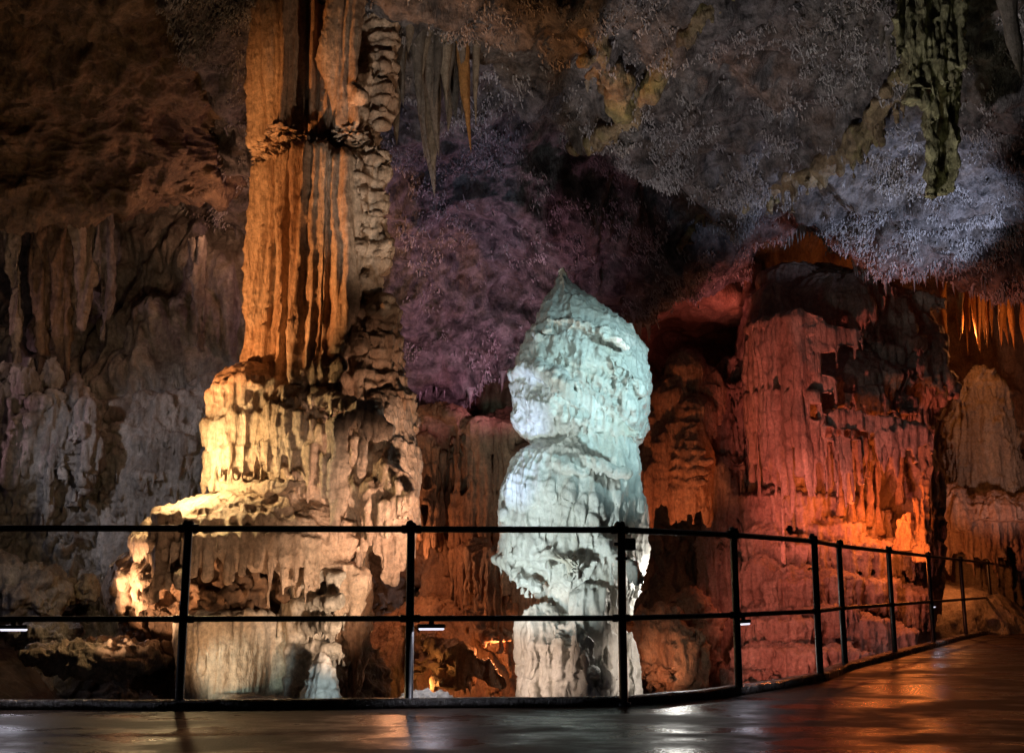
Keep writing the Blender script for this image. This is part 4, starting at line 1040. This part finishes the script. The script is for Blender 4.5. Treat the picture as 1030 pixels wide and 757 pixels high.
# ------------------------------------------------------------------ stalactites
def stalactite_mesh(name, mat, L, r, seed, bend=.04, ns=14, nt=26):
    t = np.linspace(0, 1, nt); th = np.linspace(0, 2 * math.pi, ns, endpoint=False)
    rad = r * ((1 - t) ** .8 * .85 + .15 * (1 - t ** 6)) * (1 + .9 * np.exp(-t * 9))
    v = np.zeros((nt, ns, 3)); 
    for i in range(nt):
        v[i, :, 0] = np.cos(th) * rad[i] + bend * L * math.sin(t[i] * 2.4 + seed) ; v[i, :, 1] = np.sin(th) * rad[i] * .9 + bend * L * math.cos(t[i] * 2 + seed); v[i, :, 2] = -L * t[i] + .05
    v = v.reshape(-1, 3)
    q = v * np.array((1, 1, .5)) / max(r, .03)
    nn = gn(q[:, 0] * .9 + seed, q[:, 1] * .9, q[:, 2] * .25 * (r / .06) + seed) + .4 * gn(q[:, 0] * 2 + seed, q[:, 1] * 2, q[:, 2] * 1.2)
    hd = v.copy(); hd[:, 2] = 0; hd[:, :2] -= np.repeat(v.reshape(nt, ns, 3)[:, :, :2].mean(1), ns, 0)
    v = v + hd * (nn * .5)[:, None]
    i = np.arange((nt - 1) * ns); a = i // ns * ns + i % ns; b = i // ns * ns + (i + 1) % ns
    f = np.stack([a, a + ns, b + ns, b], 1)[:, ::-1]
    me = mesh_np(name, v, f[:, ::-1], mat); return me

def stal(px, t0, b1, r, Y, mat, label, group=None, seed=None):
    a = P(px, t0, Y); b = P(px, b1, Y); L = a[2] - b[2]
    o = stalactite_mesh('stalactite', M[mat], L, r, seed if seed is not None else random.random() * 50)
    o.location = tuple(a); return tag(o, label, 'stalactite', group)

gl = 'dark stalactite in the thick cluster hanging right of the column top'; gg = 'stalactites clustered right of the column top'
for (x, t0, b1, r, Y) in ((404, -10, 110, .09, 10.4), (412, -10, 150, .08, 10.9), (418, -10, 90, .07, 10.5), (428, -10, 178, .10, 10.8), (436, 0, 200, .08, 11.0), (442, -10, 160, .10, 10.7), (448, -10, 140, .08, 11.1),
                          (454, -10, 105, .08, 10.6), (462, -10, 84, .07, 11), (494, -10, 60, .06, 11), (505, -10, 72, .06, 11.2), (514, -10, 84, .07, 11.3), (522, -10, 60, .06, 11.3), (432, -10, 120, .08, 10.5), (424, -10, 130, .08, 11.2), (408, -10, 60, .08, 10.2), (470, -10, 50, .07, 10.8), (484, -10, 44, .07, 11.0)):
    stal(x, t0 - 60, b1, r * random.uniform(1.3, 2.1), Y, random.choice(('stal_dark', 'stal', 'tan')), gl, gg)
for k in range(26):
    x = random.uniform(396, 472); stal(x, -70, random.uniform(20, 130) + (40 if 420 < x < 450 else 0), random.uniform(.06, .17), random.uniform(10.5, 11.4), random.choice(('stal_dark', 'stal', 'tan')), gl, gg)
stal(474, -50, 156, .10, 10.6, 'stal_orange', 'long orange stalactite tapering to a point near the column top', None, 4)
stal(487, -50, 132, .075, 10.7, 'stal', 'grey brown stalactite just right of the long orange stalactite', None, 9)
gl = 'short stalactite in the row left of the yellow stained roof rib'; gg = 'short stalactites left of the yellow roof rib'
for k in range(14):
    x = 530 + k * 6.2; stal(x, -30 + k * 2, 50 + random.uniform(-10, 45), random.uniform(.05, .09), 11.6 + random.uniform(-.2, .3), random.choice(('stal', 'stal', 'stal_dark', 'stal_orange')), gl, gg)
stal(593, 20, 98, .12, 11.4, 'stal', 'stout blue grey stalactite tip beside the yellow stained roof rib', None, 3)
# right big hanging stalactite with tattered fringe
BY_ = 10.4
b0 = P(935, 10, BY_)
big = thing('stalactite', b0, 'massive broken greenish stalactite hanging at the upper right with tattered curtains', 'stalactite')
vx = V(890, 985, -130, 215, BY_, -.55, .6, .016)
vx.prof([(-130, 905, 975), (-20, 906, 972), (40, 908, 964), (80, 914, 962), (100, 928, 964), (140, 930, 966), (170, 932, 965), (190, 938, 960), (196, 942, 952)], BY_, .8, .04, 0, .07, 1.)
for k in range(10):
    x = 903 + k * 6.5; q = P(x, -60, BY_ - .22); vx.cone(q, P(x + random.uniform(-3, 3), random.uniform(40, 78) + k * 2, BY_ - .30), .05, .03, .03)
for k in range(6):
    x = 912 + k * 5; q = P(x, 40, BY_ - .25); vx.cone(q, P(x + 6, random.uniform(85, 125), BY_ - .26), .045, .02, .03)
vx.cone(P(935, 100, BY_ - .2), P(937, 200, BY_ - .18), .05, .02, .03)
vx.mesh('trunk', stone('greenish_stalactite', (.18, .17, .08), (.40, .37, .20), (.08, .06, .04), .6, .6, .3, .5, 2., 40., .6), big, b0, flow_disp(.035, .02, .025, 4., 9., 3., 0., .06))
stal(1008, -90, 82, .17, 10.0, 'stal_dark', 'dark blunt stalactite hanging at the top right corner', None, 5)
for (x, b1) in ((880, 60), (892, 75), (976, 60), (990, 40)):
    stal(x, -60, b1, .09, 10.8, 'stal_dark', 'dark stalactite hanging beside the massive greenish stalactite', 'dark stalactites around the massive one')
gl = 'golden stalactite hanging from the roof above the right edge stalagmite'; gg = 'golden stalactites at the right edge'
for k in range(40):
    x = 948 + random.uniform(0, 95); stal(x, 262, random.uniform(296, 362), random.uniform(.05, .12), 16.2 + random.uniform(0, 2.6), 'stal_orange', gl, gg)
protos = [stalactite_mesh('stalactite', M['coral'], 1., .11, 11. + 7 * k, .02, 10, 16) for k in range(4)]
def fringe(pts, n, Lr, label, group, jit=6):
    sel = np.where((cpx > pts[0][0]) & (cpx < pts[-1][0]))[0]
    for k in range(n):
        x = random.uniform(pts[0][0], pts[-1][0]); y = np.interp(x, [p[0] for p in pts], [p[1] for p in pts]) + random.uniform(-jit, 3)
        j = np.argmin((cpx - x) ** 2 + (cpy - y) ** 2)
        o = bpy.data.objects.new('stalactite', random.choice(protos).data); COL.objects.link(o)
        L = random.uniform(*Lr); o.location = tuple(cv[j] + np.array((0, 0, .03))); o.scale = (L * random.uniform(.6, 1.3),) * 2 + (L,); o.rotation_euler[2] = random.random() * 6
        tag(o, label, 'stalactite', group)
fringe([(790, 262), (850, 262), (900, 264), (1030, 280)], 75, (.12, .32), 'thin pale stalactite in the blue lit fringe along the roof edge at the right', 'pale stalactites along the blue roof edge')
fringe([(405, 396), (470, 383), (540, 350), (640, 306)], 40, (.12, .35), 'short stalactite in the purple fringe along the low roof edge by the column', 'stalactites along the purple roof edge')
for o in protos: bpy.data.objects.remove(o)

# stone ribs along the roof
def roof_at(x, y):
    j = np.argmin((cpx - x) ** 2 + (cpy - y) ** 2); return cv[j]
M['rib'] = stone('ochre_roof_rib', (.12, .085, .05), (.32, .23, .13), (.24, .24, .05), .5, .8, 1., .5, 1.5, 30.)
for pl, r0, fg in (([(735, -25), (700, 2), (660, 36), (625, 75), (600, 108), (578, 136)], .085, .10), ([(585, 14), (604, 34), (622, 60), (626, 92)], .14, .1), ([(938, 20), (900, 70), (862, 120), (820, 150), (775, 172), (755, 182)], .11, .3), ([(750, 184), (710, 215), (675, 240)], .05, .15)):
    q = resample([tuple(roof_at(*p)) for p in pl], .10)
    q[:, 2] += r0 * .3 + .04 * np.sin(np.arange(len(q)) * 1.7); q[:, 0] += .05 * np.sin(np.arange(len(q)) * 1.1)
    vx = Vox(q.min(0) - .75, q.max(0) + .75, .018)
    for a, b in zip(q[:-1], q[1:]):
        vx.cone(a, b, r0 * random.uniform(.5, 1.3), r0 * random.uniform(.5, 1.3), .05); c_ = b + rng.normal(0, r0 * .6, 3); vx.ell(c_, r0 * random.uniform(.3, .8), .04)
        if random.random() < .8: c_ = (a + b) / 2 + np.array((random.uniform(-.5, .5) * r0, -r0 * .5, -r0 * .4)); vx.cone(c_, c_ - np.array((0, 0, fg * random.uniform(.4, 1.3) + r0 * .3)), .05, .015, .05)
    o = vx.mesh('roof_rib', M['rib'], None, q[0], lambda v, n: along(n, .07 * fbm(v, 3., 4, 1, 5.) + .03 * np.abs(gn(v[:, 0] * 9, v[:, 1] * 9, v[:, 2] * 3)))); tag(o, kind='structure')

# coral-like growth all over the roof: nobody could count it
def coral():
    vis = np.where((cpx > -60) & (cpx < 1090) & (cpy > -60) & (cpy < 400))[0]
    pts = cv[vis]; dens = fbm(pts, 1.1, 3, 1, 31.) ; dens2 = fbm(pts, 4., 2, 1, 8.)
    w = ss(-.2, .6, dens + .8 * dens2) ** 1.5 * (.35 + .65 * ss(120, 240, cpy[vis])) * (1 - .8 * ss(190, 250, cpy[vis]) * (1 - ss(600, 680, cpx[vis]))); w = w / w.sum()
    n = 66000
    idx = np.repeat(rng.choice(vis, n // 6, p=w), 6); base_ = cv[idx] + rng.normal(0, .035, (n, 3)).astype(F32)
    L = rng.uniform(.018, .05, n) * rng.choice([.7, 1, 1.6], n); r = rng.uniform(.006, .014, n)
    d = cn[idx] * .55 + np.array((0, 0, -.7)) + rng.normal(0, .28, (n, 3)); d /= np.linalg.norm(d, axis=1, keepdims=True)
    s = np.cross(d, (0.3, 1, .2)); s /= np.linalg.norm(s, axis=1, keepdims=True); u = np.cross(d, s)
    V_ = []; ns = 4
    for t, k in ((-.15, 1.), (.55, .85), (1., .25)):
        for a in range(ns):
            V_.append(base_ + d * (L * t)[:, None] + (s * math.cos(a * 2 * math.pi / ns) + u * math.sin(a * 2 * math.pi / ns)) * (r * k)[:, None])
    V_ = np.stack(V_, 1).reshape(-1, 3)
    f = []
    for j in range(2):
        for a in range(ns): f.append((j * ns + a, j * ns + (a + 1) % ns, (j + 1) * ns + (a + 1) % ns, (j + 1) * ns + a))
    f.append((8, 9, 10, 11))
    f = np.array(f)[None] + (np.arange(n) * 12)[:, None, None]
    tag(mesh_np('coral_growth', V_, f.reshape(-1, 4), M['coral']), kind='stuff')
coral()

# ------------------------------------------------------------------ light
world = bpy.data.worlds.new('World'); scene.world = world; world.use_nodes = True
bg = world.node_tree.nodes['Background']; bg.inputs[0].default_value = (.55, .5, .6, 1); bg.inputs[1].default_value = .006

def spot(pos, tgt, W, col, ang=70, blend=.6, rad=.08):
    l = bpy.data.lights.new('spot_light', 'SPOT'); o = bpy.data.objects.new('spot_light', l); COL.objects.link(o)
    l.energy = W; l.color = col; l.spot_size = R(ang); l.spot_blend = blend; l.shadow_soft_size = rad
    o.location = tuple(float(a) for a in pos)
    o.rotation_euler = (Vector(tgt) - Vector(pos)).to_track_quat('-Z', 'Y').to_euler()
    return o
def point(pos, W, col, rad=.05):
    l = bpy.data.lights.new('point_light', 'POINT'); o = bpy.data.objects.new('point_light', l); COL.objects.link(o)
    l.energy = W; l.color = col; l.shadow_soft_size = rad; o.location = tuple(float(a) for a in pos); return o

WARM = (1, .62, .28); YEL = (1, .70, .34); PINKW = (1, .66, .48)
# column
point(P(184, 462, CYD - 1.15), 62, YEL, .05)
spot(P(-90, 500, 8.2), P(300, 230, CYD), 960, (1, .40, .13), 44, .5, .06)
spot(P(640, 480, 8.2), P(375, 120, CYD), 190, (1, .72, .52), 40, .7)
spot(P(330, 590, 7.5), P(325, 450, CYD), 60, (1, .72, .52), 34, .8)
spot(P(500, 650, 7.8), P(362, 450, CYD), 400, (1, .62, .43), 44, .8, .05)
spot(P(40, 670, 8.6), P(240, 540, CYD), 380, (1, .56, .30), 44, .8, .05)
spot(P(430, 690, 7.9), P(265, 555, CYD), 210, (1, .68, .46), 40, .8, .05)
spot(P(215, 690, 7.3), P(225, 560, CYD - 1.2), 46, (1, .64, .40), 40, .8, .05)
spot(P(190, 716, 8.4), P(255, 590, CYD - .6), 34, (1, .52, .24), 60, .7)
spot(P(130, 705, 8.2), P(275, 660, CYD - .8), 26, (.8, 1, .85), 30)
spot(P(352, 712, 8.2), P(322, 685, CYD - 1.55), 14, (.75, .95, 1), 26, .7)
# white stalagmite
spot(P(440, 690, 8.6), P(565, 470, SY), 250, (.82, 1, 1), 62, .8, .05)
spot(P(720, 705, 9.4), P(610, 655, SY), 60, (1, .86, .74), 40, .8, .05)
spot(P(800, 300, 8.4), P(595, 410, SY), 300, (.55, .92, 1), 52, .9, .05)
spot(P(380, 400, 7.4), P(575, 400, SY), 120, (.75, 1, 1), 46, .9, .05)
point(P(678, 590, SY - .1), 20, (1, .98, .9), .05)
spot(P(470, 700, 9.4), P(568, 650, SY), 60, (1, .74, .58), 56, .8)
# ceiling
spot(P(545, 420, 12.6), P(460, 290, 13.9), 190, (.88, .40, .60), 112, 1.)
spot(P(1010, 330, 12.4), P(915, 200, 13.4), 270, (.60, .70, 1), 78, .6)
spot(P(660, 650, 8.0), P(800, 30, 11.8), 680, (.92, .86, .88), 40, .12)
spot(P(500, 630, 9.4), P(470, 170, 13), 230, (.40, .56, 1), 36, .5)
spot(P(500, 640, 8.4), P(590, 50, 11.5), 170, (1, .68, .38), 24, .4)
spot(P(1000, 600, 9.0), P(937, 110, BY_), 90, (.95, .95, .6), 28, .5)
spot(P(330, 600, 7.2), P(432, 70, 11), 420, (1, .92, .85), 24, .6)
# red mass
spot(P(716, 716, 12.1), P(868, 355, RY), 760, (1, .23, .17), 42, .6, .05)
spot(P(770, 330, 12.2), P(820, 610, RY - 1.2), 260, (1, .28, .21), 50, .5, .04)
spot(P(724, 716, 11.0), P(822, 600, RY - 1.2), 220, (1, .26, .19), 40, .6, .04)
point(P(862, 510, RY - 1.15), 18, (1, .22, .04), .05)
point(P(893, 516, RY - 1.0), 22, (1, .22, .04), .05)
point(P(917, 556, RY - 1.25), 12, (1, .25, .05), .05)
point(P(948, 556, RS - 1.9), 26, (1, .30, .08), .05)
spot(P(1060, 560, 15), P(985, 440, RS), 150, (1, .56, .45), 44)
point(P(1035, 330, 16.4), 26, (1, .34, .10), .05)
point(P(975, 335, 18.2), 22, (1, .34, .10), .05)
spot(P(738, 335, 16.1), P(700, 288, 16.7), 22, (1, .26, .26), 110)
spot(P(655, 600, 14.2), P(688, 470, HY), 130, (1, .30, .12), 50)
# ochre recess
point(P(505, 655, 12.4), 20, (1, .35, .12), .05)
point(P(425, 690, 12.2), 8, (1, .5, .15), .06)
point(P(398, 560, 13.2), 24, (1, .40, .18), .05)
spot(P(650, 690, 12.4), P(690, 640, 14), 26, (1, .45, .25), 50)
# left
spot(P(-140, 320, 9.2), P(165, 480, 13.0), 230, (.95, .93, 1), 46, .6, .05)
spot(P(-260, 480, 11), P(30, 400, 13), 130, (1, .58, .64), 50, .6, .05)
spot(P(200, 560, 8.5), P(90, 110, 12), 55, (1, .58, .30), 50)
point(P(-10, 330, 12.2), 6, (1, .7, .6), .05)
point(P(110, 345, 12.5), 5, (1, .6, .4), .05)
point(P(230, 225, 13.0), 22, (1, .48, .26), .05)
point(P(20, 560, 10.2), 4, (.9, .85, 1), .05)
# handrail lamps give light of their own
for c, ang in lamp_pos:
    l = bpy.data.lights.new('lamp_light', 'AREA'); l.shape = 'RECTANGLE'; l.size = .15; l.size_y = .03; l.energy = 1.8; l.color = (.86, .85, 1)
    o = bpy.data.objects.new('lamp_light', l); COL.objects.link(o); o.location = c - Vector((0, 0, .03)); o.rotation_euler = (0, 0, ang)

# ------------------------------------------------------------------ render
vs = scene.view_settings
scene.display_settings.display_device = 'sRGB'
vs.view_transform = 'Standard'; vs.look = 'None'; vs.exposure = 0; vs.gamma = 1; vs.use_curve_mapping = False
scene.render.engine = 'CYCLES'
scene.cycles.use_denoising = True
scene.cycles.max_bounces = 5; scene.cycles.diffuse_bounces = 2; scene.cycles.glossy_bounces = 3
scene.cycles.sample_clamp_indirect = 4
